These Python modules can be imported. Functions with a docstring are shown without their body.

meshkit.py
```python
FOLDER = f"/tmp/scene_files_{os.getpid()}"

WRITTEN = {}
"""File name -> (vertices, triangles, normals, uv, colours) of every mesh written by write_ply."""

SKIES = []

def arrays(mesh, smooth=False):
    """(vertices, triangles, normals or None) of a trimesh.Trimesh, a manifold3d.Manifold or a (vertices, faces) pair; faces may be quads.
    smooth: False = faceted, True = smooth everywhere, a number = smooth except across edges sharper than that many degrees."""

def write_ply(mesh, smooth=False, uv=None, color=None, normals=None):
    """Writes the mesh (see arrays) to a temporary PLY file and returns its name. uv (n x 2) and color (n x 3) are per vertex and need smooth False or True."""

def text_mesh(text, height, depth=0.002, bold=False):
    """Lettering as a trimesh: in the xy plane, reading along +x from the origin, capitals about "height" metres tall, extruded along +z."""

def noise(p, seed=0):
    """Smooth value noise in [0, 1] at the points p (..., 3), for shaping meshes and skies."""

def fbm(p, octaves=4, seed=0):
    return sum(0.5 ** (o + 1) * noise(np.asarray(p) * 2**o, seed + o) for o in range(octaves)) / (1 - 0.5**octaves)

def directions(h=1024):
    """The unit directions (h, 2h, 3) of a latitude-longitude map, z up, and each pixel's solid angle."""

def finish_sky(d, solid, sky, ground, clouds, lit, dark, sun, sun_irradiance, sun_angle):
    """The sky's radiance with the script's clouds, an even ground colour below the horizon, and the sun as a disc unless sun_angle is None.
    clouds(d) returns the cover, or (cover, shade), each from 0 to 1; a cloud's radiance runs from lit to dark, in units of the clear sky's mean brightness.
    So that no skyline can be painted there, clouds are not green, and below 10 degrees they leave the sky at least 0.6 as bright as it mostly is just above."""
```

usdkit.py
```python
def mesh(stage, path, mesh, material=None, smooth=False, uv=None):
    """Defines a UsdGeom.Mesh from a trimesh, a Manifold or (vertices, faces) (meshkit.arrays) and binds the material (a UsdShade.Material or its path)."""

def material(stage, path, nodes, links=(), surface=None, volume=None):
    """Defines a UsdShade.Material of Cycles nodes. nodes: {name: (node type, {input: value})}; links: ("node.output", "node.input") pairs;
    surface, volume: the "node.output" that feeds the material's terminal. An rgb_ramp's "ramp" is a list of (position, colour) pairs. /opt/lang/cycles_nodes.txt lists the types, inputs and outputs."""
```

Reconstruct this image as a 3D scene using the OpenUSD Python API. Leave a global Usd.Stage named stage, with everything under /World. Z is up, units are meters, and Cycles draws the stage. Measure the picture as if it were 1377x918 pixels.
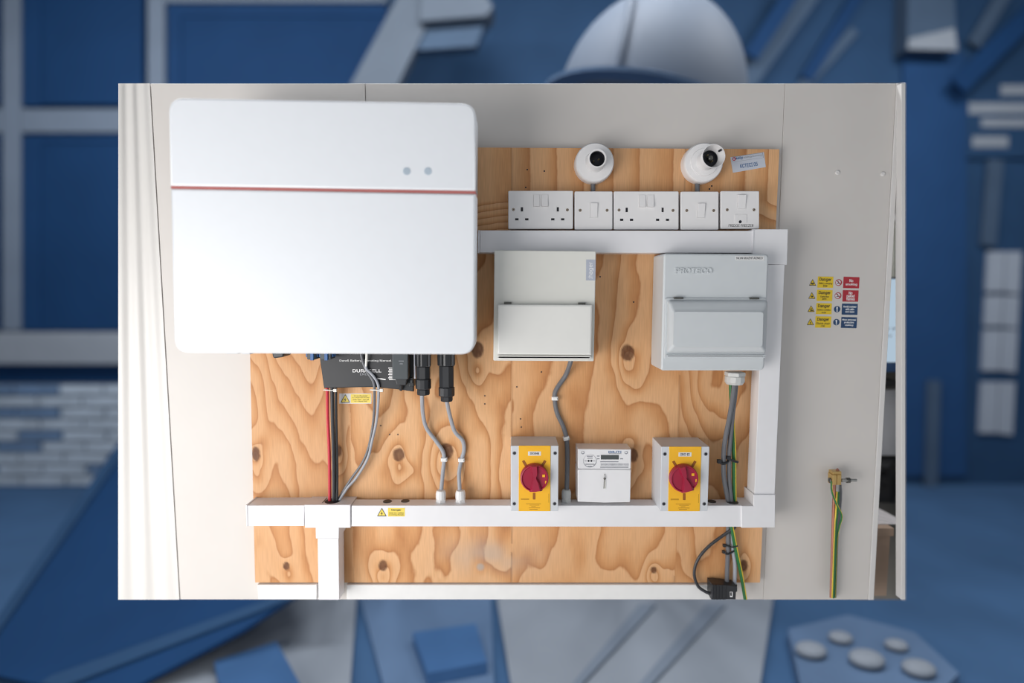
import math, random
import numpy as np, trimesh, manifold3d
import usdkit, meshkit
from meshkit import text_mesh
from pxr import Usd, UsdGeom, UsdLux, UsdShade, Gf, Sdf, Vt

random.seed(7); RNG = np.random.default_rng(7)
stage = Usd.Stage.CreateInMemory()
UsdGeom.SetStageUpAxis(stage, UsdGeom.Tokens.z); UsdGeom.SetStageMetersPerUnit(stage, 1.0)
UsdGeom.Xform.Define(stage, '/World'); UsdGeom.Scope.Define(stage, '/World/Looks')

# ------------------------------------------------------------------ camera
F, D, PITCH = 766.0, 1.31, math.radians(5.1)        # focal length in pixels of a 1377 x 918 frame, distance from the board, tilt down
EYE = np.array([0.0, -D, 1.5])
cam = UsdGeom.Camera.Define(stage, '/World/camera')
cam.CreateHorizontalApertureAttr(36.0); cam.CreateVerticalApertureAttr(24.0)
cam.CreateFocalLengthAttr(36.0 * F / 1377)
cam.CreateFStopAttr(0.58); cam.CreateFocusDistanceAttr(1.26)
cam.CreateExposureAttr(0.0)
cx = UsdGeom.Xformable(cam)
cx.AddTranslateOp().Set(Gf.Vec3d(*EYE)); cx.AddRotateXOp().Set(90 - math.degrees(PITCH))

# ------------------------------------------------------------------ light: daylight from a window to the left, soft sky from all round
dome = UsdLux.DomeLight.Define(stage, '/World/sky_light')
dome.CreateColorAttr(Gf.Vec3f(0.94, 0.97, 1.0)); dome.CreateIntensityAttr(0.17)
win = UsdLux.RectLight.Define(stage, '/World/window_daylight')
win.CreateWidthAttr(1.4); win.CreateHeightAttr(1.3); win.CreateIntensityAttr(6.1); win.CreateColorAttr(Gf.Vec3f(1.0, 0.972, 0.95))
wx = UsdGeom.Xformable(win)
wpos, waim = np.array([-1.40, -1.42, 0.90]), np.array([-0.1, 0.0, 1.2])
zz = (wpos - waim) / np.linalg.norm(wpos - waim); xx = np.cross([0, 0, 1], zz); xx /= np.linalg.norm(xx); yy = np.cross(zz, xx)
wx.AddTransformOp().Set(Gf.Matrix4d(*xx, 0, *yy, 0, *zz, 0, *wpos, 1))

# the hall behind has its own ceiling lamps, above and behind the wall unit
for k_, lx in enumerate((-2.4, 0.0, 2.4)):
    hl = UsdLux.RectLight.Define(stage, f'/World/hall_lamp_{k_ + 1:03d}')
    hl.CreateWidthAttr(1.6); hl.CreateHeightAttr(0.5); hl.CreateIntensityAttr(33.0); hl.CreateColorAttr(Gf.Vec3f(0.97, 0.98, 1.0))
    hx = UsdGeom.Xformable(hl); hx.AddTranslateOp().Set(Gf.Vec3d(lx, 0.9, 3.85)); hx.AddRotateXOp().Set(18.0)

# the next room's own lamp, behind the partition
nl = UsdLux.RectLight.Define(stage, '/World/next_room_lamp')
nl.CreateWidthAttr(0.16); nl.CreateHeightAttr(1.0); nl.CreateIntensityAttr(1.8)
nx_ = UsdGeom.Xformable(nl); nx_.AddTranslateOp().Set(Gf.Vec3d(0.72, 0.22, 1.55)); nx_.AddRotateXYZOp().Set(Gf.Vec3f(90, 0, 0)); nx_.AddRotateYOp().Set(-70.0)

# ------------------------------------------------------------------ geometry helpers
def ray(px, py):
    u, v = (px - 688.5) / F, (py - 459.0) / F
    return np.array([u, math.cos(PITCH) - v * math.sin(PITCH), -math.sin(PITCH) - v * math.cos(PITCH)])
def at(px, py, d=0.0):
    """A point on the plane d metres in front of the board's face."""
    r = ray(px, py); return EYE + r * ((D - d) / r[1])
def at_z(px, py, z):
    r = ray(px, py); return EYE + r * ((z - EYE[2]) / r[2])
def on_plane(px, py, p0, n):
    r = ray(px, py); return EYE + r * (np.dot(p0 - EYE, n) / np.dot(r, n))
MPP = lambda d=0.0: (D - d) / F                      # metres per pixel
def xz(pts, d): return np.array([at(x, y, d)[[0, 2]] for x, y in pts])

used = {}
def numbered(path):
    if path not in used: used[path] = 0; return path
    used[path] += 1; return f'{path}_{used[path]:03d}'
def setcd(prim, **kw):
    for k, v in kw.items():
        if v: prim.SetCustomDataByKey(k, v)
LOC = {}
def thing(name, label, cat, loc=(0, 0, 0), group=None, kind=None):
    p = numbered('/World/' + name); x = UsdGeom.Xform.Define(stage, p)
    x.AddTranslateOp().Set(Gf.Vec3d(*map(float, loc))); LOC[p] = np.array(loc, float)
    setcd(x.GetPrim(), label=label, category=cat, group=group, kind=kind)
    return p
def part(parent, name, mesh, mat, smooth=30, label=None, kind=None):
    """mesh in world coordinates; parent is a thing's or a part's path"""
    p = numbered(f'{parent}/{name}'); top = '/'.join(p.split('/')[:3]); off = LOC.get(top, np.zeros(3))
    v, f, n = meshkit.arrays(mesh, smooth)
    m = usdkit.mesh(stage, p, (v - off, f), M[mat] if isinstance(mat, str) else mat)
    if n is not None:
        m.CreateNormalsAttr(Vt.Vec3fArray.FromNumpy(n.astype(np.float32))); m.SetNormalsInterpolation('vertex')
    setcd(m.GetPrim(), label=label, kind=kind)
    return p
def solo(name, mesh, mat, label, cat, group=None, kind=None, smooth=30):
    p = numbered('/World/' + name)
    v, f, n = meshkit.arrays(mesh, smooth); c = v.mean(0); c[2] = v[:, 2].min()
    m = usdkit.mesh(stage, p, (v - c, f), M[mat]); m.AddTranslateOp().Set(Gf.Vec3d(*map(float, c))); LOC[p] = c
    if n is not None:
        m.CreateNormalsAttr(Vt.Vec3fArray.FromNumpy(n.astype(np.float32))); m.SetNormalsInterpolation('vertex')
    setcd(m.GetPrim(), label=label, category=cat, group=group, kind=kind); return p
def struct(name, mesh, mat, smooth=30, label=None, cat=None):
    return solo(name, mesh, mat, label, cat, kind='structure', smooth=smooth)

def ccw(p):
    p = np.asarray(p, float); a = np.sum(p[:, 0] * np.roll(p[:, 1], -1) - np.roll(p[:, 0], -1) * p[:, 1])
    return p if a > 0 else p[::-1]
def roundpoly(p, r, n=5):
    """rounds the corners of a polygon; r a number or one per corner"""
    p = np.asarray(p, float); k = len(p); r = np.broadcast_to(r, k); out = []
    for i in range(k):
        a, b, c = p[i - 1], p[i], p[(i + 1) % k]
        if r[i] <= 0: out.append(b); continue
        u, v = (a - b) / np.linalg.norm(a - b), (c - b) / np.linalg.norm(c - b)
        ang = math.acos(np.clip(u @ v, -1, 1)); t = r[i] / math.tan(ang / 2)
        p0, p1 = b + u * t, b + v * t
        for s in np.linspace(0, 1, n + 1): out.append((1 - s) ** 2 * p0 + 2 * s * (1 - s) * b + s * s * p1)
    return np.array(out)
def inset(p, t):
    a, b = np.roll(p, 1, 0), np.roll(p, -1, 0)
    n1 = p - a; n2 = b - p
    n1 = np.stack([-n1[:, 1], n1[:, 0]], 1); n2 = np.stack([-n2[:, 1], n2[:, 0]], 1)
    n1 /= np.maximum(np.linalg.norm(n1, axis=1, keepdims=True), 1e-12); n2 /= np.maximum(np.linalg.norm(n2, axis=1, keepdims=True), 1e-12)
    m = n1 + n2; m /= np.maximum(np.sum(m * n1, 1, keepdims=True), 0.3)
    return p + m * t
def cap(p):
    from shapely.geometry import Polygon
    v, f = trimesh.creation.triangulate_polygon(Polygon(p), engine='earcut')
    # map back to ring indices
    from scipy.spatial import cKDTree
    idx = cKDTree(p).query(v)[1]; f = idx[f]
    q = p[f]; s = (q[:, 1, 0] - q[:, 0, 0]) * (q[:, 2, 1] - q[:, 0, 1]) - (q[:, 1, 1] - q[:, 0, 1]) * (q[:, 2, 0] - q[:, 0, 0])
    f[s < 0] = f[s < 0][:, ::-1]
    return f[np.abs(s) > 1e-14]
def loft(rings, ys):
    """rings: (x, z) polygons of one vertex count, counter-clockwise; ys: their y from back to front (front = smaller y)."""
    k = len(rings[0]); v = np.vstack([np.column_stack([r[:, 0], np.full(k, y), r[:, 1]]) for r, y in zip(rings, ys)])
    f = []
    i = np.arange(k); j = (i + 1) % k
    for a in range(len(rings) - 1):
        o, q = a * k, (a + 1) * k
        f += [np.column_stack([o + i, o + j, q + j]), np.column_stack([o + i, q + j, q + i])]
    n = len(v); v = np.vstack([v, v[:k], v[-k:]])          # the caps keep vertices of their own, so that they shade flat
    p = rings[-1]; e1 = np.roll(p, -1, 0) - p; e2 = np.roll(e1, -1, 0)
    if k > 4 and np.all(e1[:, 0] * e2[:, 1] - e1[:, 1] * e2[:, 0] > -1e-9):      # convex: a fan
        m = len(v); v = np.vstack([v, [[rings[0][:, 0].mean(), ys[0], rings[0][:, 1].mean()], [p[:, 0].mean(), ys[-1], p[:, 1].mean()]]])
        f += [np.column_stack([np.full(k, m), n + j, n + i]), np.column_stack([np.full(k, m + 1), n + k + i, n + k + j])]
    else: f.append(cap(rings[0])[:, ::-1] + n); f.append(cap(rings[-1]) + n + k)
    return trimesh.Trimesh(v, np.vstack(f), process=False)
def slab(poly, d0, d1, bevel=0.0, steps=2, back_grow=0.0):
    """prism of an (x, z) polygon from depth d0 to depth d1 in front of the board, its front edge rounded"""
    p = ccw(poly)
    rings, ys = [inset(p, -back_grow) if back_grow else p], [-d0]
    if bevel > 0:
        for s in range(steps + 1):
            a = s / steps * math.pi / 2
            rings.append(inset(p, bevel * (1 - math.cos(a)))); ys.append(-(d1 - bevel + bevel * math.sin(a)))
    else: rings.append(p); ys.append(-d1)
    return loft(rings, ys)
def pbox(pts, d0, d1, bevel=0.0, r=0.0, steps=2):
    """a box whose front face, at depth d1, has the given corners; r rounds its outline"""
    p = ccw(xz(pts, d1))
    if np.max(r) > 0: p = roundpoly(p, np.where(np.asarray(r, float) > 0, np.maximum(r, bevel * 1.7), 0.0))
    return slab(p, d0, d1, bevel, steps)
def rect(x0, y0, x1, y1): return [(x0, y0), (x1, y0), (x1, y1), (x0, y1)]
def box(lo, hi):
    lo, hi = np.minimum(lo, hi), np.maximum(lo, hi)
    return trimesh.creation.box(extents=hi - lo, transform=trimesh.transformations.translation_matrix((lo + hi) / 2))
def cat(*m): return trimesh.util.concatenate([x for x in m])
def spline(p, n=10):
    p = np.asarray(p, float); q = np.vstack([2 * p[0] - p[1], p, 2 * p[-1] - p[-2]]); out = []
    for i in range(len(p) - 1):
        a, b, c, e = q[i:i + 4]
        for t in np.linspace(0, 1, n, endpoint=False):
            out.append(0.5 * (2 * b + (c - a) * t + (2 * a - 5 * b + 4 * c - e) * t * t + (3 * b - a - 3 * c + e) * t ** 3))
    return np.vstack([out, p[-1]])
def tube(path, r, n=10):
    path = np.asarray(path, float); t = np.gradient(path, axis=0); t /= np.linalg.norm(t, axis=1, keepdims=True)
    u = np.cross(t[0], [0.3, 0.9, 0.2]); u /= np.linalg.norm(u); v = []
    rr = np.broadcast_to(r, len(path))
    for i in range(len(path)):
        u = u - t[i] * (u @ t[i]); u /= np.linalg.norm(u); w = np.cross(t[i], u)
        a = np.arange(n) * 2 * math.pi / n
        v.append(path[i] + rr[i] * (np.cos(a)[:, None] * u + np.sin(a)[:, None] * w))
    k = len(path); v = np.vstack(v + [path[:1], path[-1:]]); f = []
    i = np.arange(n); j = (i + 1) % n
    for a in range(k - 1): f += [np.column_stack([a * n + i, a * n + j, (a + 1) * n + j]), np.column_stack([a * n + i, (a + 1) * n + j, (a + 1) * n + i])]
    f += [np.column_stack([np.full(n, k * n), j, i]), np.column_stack([np.full(n, k * n + 1), (k - 1) * n + i, (k - 1) * n + j])]
    return trimesh.Trimesh(v, np.vstack(f), process=False)
def cable(pts, r, n=10, seg=9):
    """pts: (px, py, d)"""
    return tube(spline([at(*p) for p in pts], seg), r, n)
def lathe(profile, o, axis, n=32, flats=None):
    """profile: (radius, height along axis); o: origin"""
    axis = np.asarray(axis, float); axis /= np.linalg.norm(axis)
    h = [0, 0, 1] if abs(axis[2]) < 0.9 else [0, 1, 0]
    u = np.cross(h, axis); u /= np.linalg.norm(u); w = np.cross(axis, u)
    m = n if flats is None else flats
    a = np.arange(m) * 2 * math.pi / m + (math.pi / m if flats else 0)
    v = []; k = len(profile)
    for r, hh in profile: v.append(np.asarray(o) + hh * axis + r * (np.cos(a)[:, None] * u + np.sin(a)[:, None] * w))
    v = np.vstack(v + [[np.asarray(o) + profile[0][1] * axis], [np.asarray(o) + profile[-1][1] * axis]]); f = []
    i = np.arange(m); j = (i + 1) % m
    for b in range(k - 1): f += [np.column_stack([b * m + i, b * m + j, (b + 1) * m + j]), np.column_stack([b * m + i, (b + 1) * m + j, (b + 1) * m + i])]
    f += [np.column_stack([np.full(m, k * m), j, i]), np.column_stack([np.full(m, k * m + 1), (k - 1) * m + i, (k - 1) * m + j])]
    return trimesh.Trimesh(v, np.vstack(f), process=False)
def disc(px, py, rpx, d0, d1, n=20, bevel=None):
    r = rpx * MPP(d1); o = at(px, py, d1).copy(); o[1] = -d0; h = d1 - d0; b = min(r, h) * 0.3 if bevel is None else bevel
    return lathe([(r, 0), (r, h - b), (r - b, h)], o, (0, -1, 0), n)
def text(s, px, py, w, h, d, bold=False, rot=0.0, depth=0.0003):
    """lettering centred on a pixel, w x h pixels, its back at depth d, turned rot degrees"""
    t = text_mesh(s, 0.01, 0.01, bold); b = t.bounds; v = (t.vertices - (b[0] + b[1]) / 2) / (b[1] - b[0])
    m = MPP(d); x, y, z = v[:, 0] * w * m, v[:, 1] * h * m, (v[:, 2] + 0.5) * depth
    a = math.radians(rot); x, y = x * math.cos(a) - y * math.sin(a), x * math.sin(a) + y * math.cos(a)
    c = at(px, py, d)
    return trimesh.Trimesh(np.column_stack([c[0] + x, -d - z, c[2] + y]), t.faces, process=False)
def prect(cx_, cy_, w, h, rot=0.0):
    a = math.radians(rot); out = []
    for sx, sy in ((-1, -1), (1, -1), (1, 1), (-1, 1)):
        x, y = sx * w / 2, sy * h / 2; out.append((cx_ + x * math.cos(a) + y * math.sin(a), cy_ - x * math.sin(a) + y * math.cos(a)))
    return out
def to_man(m): return manifold3d.Manifold(manifold3d.Mesh(np.asarray(m.vertices, np.float32), np.asarray(m.faces, np.uint32)))
def weld(m): m = trimesh.Trimesh(m.vertices, m.faces, process=True); m.merge_vertices(); return m
def cut(a, *bs):
    r = to_man(weld(a))
    for b in bs: r = r - to_man(weld(b))
    q = r.to_mesh(); return trimesh.Trimesh(q.vert_properties[:, :3], q.tri_verts, process=False)

# ------------------------------------------------------------------ materials
M = {}
def mat(name, col, rough=0.5, metallic=0.0, vary=0.05, scale=40, bump=0.0, coat=0.0, spec=0.5):
    c = np.array(col, float); n = {"tc": ("texture_coordinate", {}), "n": ("noise_texture", {"scale": scale, "detail": 4}),
        "r": ("rgb_ramp", {"ramp": [(0.25, tuple(c * (1 - vary))), (0.75, tuple(np.minimum(c * (1 + vary), 1)))]}),
        "p": ("principled_bsdf", {"roughness": rough, "metallic": metallic, "coat_weight": coat, "specular_ior_level": spec})}
    l = [("tc.object", "n.vector"), ("n.fac", "r.fac"), ("r.color", "p.base_color")]
    if bump:
        n["b"] = ("bump", {"strength": bump, "distance": 0.002}); l += [("n.fac", "b.height"), ("b.normal", "p.normal")]
    M[name] = usdkit.material(stage, '/World/Looks/' + name, n, l, surface="p.BSDF")
mat('hat_grey', (0.115, 0.14, 0.18), 0.6, vary=0.05, scale=3, spec=0.2)
mat('wall_paint', (0.635, 0.605, 0.575), 0.55, vary=0.025, scale=6)
mat('wall_panel', (0.665, 0.65, 0.625), 0.35, vary=0.02, scale=4)
mat('wall_trim', (0.68, 0.665, 0.65), 0.45, vary=0.03, scale=10)
mat('white_board', (0.80, 0.80, 0.79), 0.3, vary=0.02)
mat('trunking_white', (0.80, 0.80, 0.82), 0.35, vary=0.012)
mat('trunking_white_two', (0.78, 0.78, 0.805), 0.35, vary=0.012)
mat('inverter_white', (0.76, 0.79, 0.83), 0.42, vary=0.008)
mat('inverter_grey', (0.55, 0.56, 0.58), 0.5)
mat('accent_red', (0.42, 0.13, 0.12), 0.45)
mat('led_grey', (0.42, 0.50, 0.58), 0.25)
mat('socket_white', (0.80, 0.79, 0.79), 0.3, vary=0.01)
mat('cream_steel', (0.70, 0.70, 0.655), 0.4, vary=0.012)
mat('cream_steel_light', (0.75, 0.75, 0.72), 0.38, vary=0.012)
mat('grey_abs', (0.60, 0.635, 0.655), 0.4, vary=0.012)
mat('isolator_grey', (0.62, 0.645, 0.68), 0.45, vary=0.012)
mat('isolator_yellow', (0.90, 0.48, 0.02), 0.42, vary=0.02)
mat('isolator_brown', (0.30, 0.10, 0.01), 0.6)
mat('yellow_ink', (0.55, 0.28, 0.01), 0.5)
mat('crimson', (0.34, 0.012, 0.045), 0.4)
mat('meter_white', (0.80, 0.80, 0.815), 0.35, vary=0.01)
mat('lcd', (0.075, 0.085, 0.085), 0.2)
mat('ink_blue', (0.06, 0.14, 0.30), 0.5)
mat('ink_black', (0.02, 0.02, 0.025), 0.5)
mat('ink_grey', (0.30, 0.31, 0.34), 0.5)
mat('ink_white', (0.82, 0.82, 0.82), 0.5)
mat('slot_black', (0.012, 0.013, 0.02), 0.6)
mat('black_plastic', (0.022, 0.024, 0.028), 0.38)
mat('booklet_black', (0.016, 0.018, 0.022), 0.45)
mat('dongle_grey', (0.05, 0.062, 0.07), 0.45)
mat('blue_plastic', (0.03, 0.11, 0.30), 0.4)
mat('cable_grey', (0.15, 0.155, 0.17), 0.42)
mat('cable_light', (0.36, 0.38, 0.42), 0.42)
mat('cable_black', (0.03, 0.032, 0.037), 0.4)
mat('cable_red', (0.55, 0.025, 0.045), 0.4)
mat('cable_green', (0.018, 0.15, 0.04), 0.42)
mat('cable_yellow', (0.75, 0.55, 0.04), 0.42)
mat('cable_white', (0.75, 0.74, 0.70), 0.4)
mat('gland_white', (0.80, 0.80, 0.80), 0.35)
mat('gland_grey', (0.56, 0.57, 0.56), 0.4)
mat('grommet', (0.045, 0.045, 0.045), 0.5)
mat('sticker_white', (0.72, 0.72, 0.72), 0.45)
mat('sticker_grey', (0.42, 0.45, 0.53), 0.4)
mat('sticker_pale', (0.55, 0.58, 0.65), 0.4)
mat('sticker_yellow', (0.80, 0.56, 0.02), 0.45)
mat('sticker_lemon', (0.85, 0.66, 0.10), 0.45)
mat('sticker_red', (0.42, 0.02, 0.035), 0.45)
mat('sticker_navy', (0.012, 0.052, 0.14), 0.45)
mat('brass', (0.62, 0.42, 0.16), 0.35, metallic=0.75)
mat('copper', (0.40, 0.17, 0.115), 0.45, metallic=0.5)
mat('steel', (0.42, 0.42, 0.40), 0.35, metallic=0.9)
mat('steel_dark', (0.13, 0.13, 0.12), 0.4, metallic=0.8)
mat('lamp_pin', (0.65, 0.52, 0.28), 0.3, metallic=0.9)
mat('screw_metal', (0.34, 0.28, 0.22), 0.4, metallic=0.6)
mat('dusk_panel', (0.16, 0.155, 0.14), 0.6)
mat('slat_cream', (0.70, 0.70, 0.62), 0.5)
mat('screen_body', (0.012, 0.016, 0.03), 0.35)
mat('desk_brown', (0.28, 0.20, 0.145), 0.5)
mat('paper', (0.40, 0.375, 0.37), 0.6)
mat('black_cloth', (0.012, 0.012, 0.013), 0.85, bump=0.4, scale=60)
# far, blue-toned surroundings
mat('strip_grey', (0.17, 0.205, 0.255), 0.75, vary=0.08, scale=3, spec=0.2)
mat('vinyl_pale', (0.74, 0.72, 0.70), 0.5, vary=0.05, scale=5)
mat('wall_blue', (0.018, 0.054, 0.122), 0.75, vary=0.1, scale=3, spec=0.2)
mat('bar_grey', (0.055, 0.09, 0.145), 0.75, vary=0.1, scale=3, spec=0.2)
mat('bracket_grey', (0.10, 0.125, 0.16), 0.7, vary=0.08, scale=3, spec=0.2)
mat('pane_grey', (0.33, 0.37, 0.43), 0.6, vary=0.05, scale=3, spec=0.3)
mat('blue_deep', (0.014, 0.055, 0.15), 0.75, vary=0.08, scale=3, spec=0.2)
mat('navy', (0.005, 0.036, 0.11), 0.75, vary=0.08, scale=3, spec=0.2)
mat('navy_deep', (0.006, 0.038, 0.115), 0.75, vary=0.08, scale=3, spec=0.2)
mat('blue_mid', (0.045, 0.115, 0.255), 0.75, vary=0.12, scale=3, spec=0.2)
mat('blue_floor', (0.05, 0.115, 0.23), 0.8, vary=0.15, scale=2, spec=0.2)
mat('blue_grey', (0.105, 0.17, 0.28), 0.75, vary=0.10, scale=3, spec=0.2)
mat('blue_rail', (0.15, 0.19, 0.25), 0.75, vary=0.08, scale=3, spec=0.2)
mat('pale_grey', (0.245, 0.275, 0.315), 0.75, vary=0.08, scale=3, spec=0.2)
mat('brick_pale', (0.40, 0.47, 0.55), 0.85, vary=0.15, scale=8, spec=0.2)
mat('brick_dark', (0.12, 0.20, 0.33), 0.85, vary=0.15, scale=8, spec=0.2)
mat('ceiling_paint', (0.12, 0.16, 0.22), 0.9)
M['screen_glow'] = usdkit.material(stage, '/World/Looks/screen_glow', {"e": ("emission", {"color": (0.47, 0.60, 0.72), "strength": 0.9})}, [], surface="e.emission")
# yellow-green earth sleeve: stripes run along the cable as geometry (see earth_cable)

# plywood: the rotary-cut figure is a field stored on the mesh; the shader draws its contours
M['plywood'] = usdkit.material(stage, '/World/Looks/plywood', {
    "g": ("attribute", {"attribute": "grain"}), "k": ("attribute", {"attribute": "knot"}), "st": ("attribute", {"attribute": "stain"}), "tn": ("attribute", {"attribute": "tone"}),
    "tc": ("texture_coordinate", {}), "mp": ("mapping", {"scale": (420, 1, 22)}), "fib": ("noise_texture", {"scale": 1.0, "detail": 3}),
    "mp2": ("mapping", {"scale": (60, 1, 42)}), "wob": ("noise_texture", {"scale": 1.0, "detail": 3}),
    "w1": ("math", {"math_type": "multiply_add", "value2": 0.10}), "fr": ("math", {"math_type": "fraction"}),
    "ramp": ("rgb_ramp", {"ramp": [(0.0, (0.75, 0.445, 0.235)), (0.40, (0.73, 0.42, 0.21)), (0.70, (0.65, 0.335, 0.145)), (0.86, (0.56, 0.265, 0.105)), (0.93, (0.48, 0.21, 0.08)), (0.975, (0.71, 0.41, 0.205)), (1.0, (0.75, 0.445, 0.235))]}),
    "fr2": ("rgb_ramp", {"ramp": [(0.3, (0.90, 0.88, 0.86)), (0.7, (1.06, 1.06, 1.06))]}),
    "mul": ("mix_color", {"blend_type": "multiply", "fac": 1.0, "use_clamp": False}),
    "tone": ("mix_color", {"blend_type": "mix", "b": (0.42, 0.19, 0.075)}),
    "mk": ("mix_color", {"blend_type": "mix", "b": (0.105, 0.035, 0.014)}),
    "ms": ("mix_color", {"blend_type": "mix", "b": (0.42, 0.39, 0.36)}),
    "b": ("bump", {"strength": 0.12, "distance": 0.001}), "p": ("principled_bsdf", {"roughness": 0.55, "specular_ior_level": 0.3})},
    [("tc.object", "mp.vector"), ("mp.vector", "fib.vector"), ("tc.object", "mp2.vector"), ("mp2.vector", "wob.vector"),
     ("wob.fac", "w1.value1"), ("g.fac", "w1.value3"), ("w1.value", "fr.value1"), ("fr.value", "ramp.fac"), ("fib.fac", "fr2.fac"),
     ("ramp.color", "mul.a"), ("fr2.color", "mul.b"), ("mul.result", "tone.a"), ("tn.fac", "tone.fac"), ("tone.result", "mk.a"), ("k.fac", "mk.fac"), ("mk.result", "ms.a"), ("st.fac", "ms.fac"),
     ("ms.result", "p.base_color"), ("fib.fac", "b.height"), ("b.normal", "p.normal")], surface="p.BSDF")

# ================================================================== THE SETTING
BD = -0.0185                                           # the wall's face lies one board thickness behind the board's face
def line_x(y, x0, y0, s): return x0 + (y - y0) * s
crease = lambda y: line_x(y, 208, 210, 0.0576)
edge = lambda y: line_x(y, 1207, 215, -0.055)
TOP, BOT = 112, 806
def wallpoly(pts): return ccw(xz(pts, BD))
# left panel, its sheet slightly wavy
n1, n2 = 40, 24; gx = []
for j in range(n2 + 1):
    y = TOP + (BOT - TOP) * j / n2
    for i in range(n1 + 1):
        s = i / n1; x = 159 + (crease(y) - 1.2 - 159) * s
        gx.append(at(x, y, BD + 0.002 * math.sin(s * 17 + 0.6) * (0.4 + s * (1 - s) * 2) + 0.012 * (1 - s) ** 2))
gx = np.array(gx); fa = []
for j in range(n2):
    for i in range(n1):
        a = j * (n1 + 1) + i; fa += [[a, a + n1 + 1, a + 1], [a + 1, a + n1 + 1, a + n1 + 2]]
nb = len(gx); back = gx.copy(); back[:, 1] = -BD + 0.05
ff = np.array(fa); rim = [i for i in range(n1 + 1)] + [j * (n1 + 1) + n1 for j in range(1, n2 + 1)] + [n2 * (n1 + 1) + i for i in range(n1 - 1, -1, -1)] + [j * (n1 + 1) for j in range(n2 - 1, 0, -1)]
rim = np.array(rim); rj = np.roll(rim, -1)
allf = np.vstack([ff, ff[:, ::-1] + nb, np.column_stack([rim, rj, rj + nb]), np.column_stack([rim, rj + nb, rim + nb])])
struct('wall_left', trimesh.Trimesh(np.vstack([gx, back]), allf, process=False), 'wall_panel', label='glossy pale wall sheet left of the vertical joint, brightest part of the wall', cat='wall')
jl = lambda y: line_x(y, 491, 112, 0.026); jr = lambda y: line_x(y, 1052, 200, -0.042)
struct('wall_back', cat(
    slab(wallpoly([(crease(TOP), TOP), (jl(TOP) - .35, TOP), (jl(BOT) - .35, BOT), (crease(BOT), BOT)]), BD - 0.05, BD, 0.0012, 1),
    slab(wallpoly([(jl(TOP) + .35, TOP), (jr(TOP), TOP), (jr(BOT), BOT), (jl(BOT) + .35, BOT)]), BD - 0.05, BD, 0.0012, 1)), 'wall_paint', label='off-white painted wall sheets behind the plywood board', cat='wall')
struct('wall_right', slab(wallpoly([(jr(TOP) + .2, TOP), (edge(TOP) - 7.5, TOP), (edge(BOT) - 7.5, BOT), (jr(BOT) + .2, BOT)]), BD - 0.05, BD, 0.0005, 1), 'wall_paint', label='grey painted partition right of the board, with hazard stickers on it', cat='wall')
struct('trim_1', slab(wallpoly([(edge(TOP) - 7.2, TOP), (edge(TOP), TOP), (edge(BOT), BOT), (edge(BOT) - 7.2, BOT)]), BD - 0.05, BD + 0.002, 0.0015, 2), 'wall_trim', label='narrow painted edging strip at the right end of the partition', cat='trim')
struct('baseboard_back', cat(pbox([(346, 786), (426, 786), (426, 806), (347, 806)], BD, 0.006, 0.002), pbox([(466, 786), (955, 786), (955, 806), (466, 806)], BD, 0.006, 0.002)), 'white_board', label='white skirting strip along the bottom of the wall under the board', cat='skirting')
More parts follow.
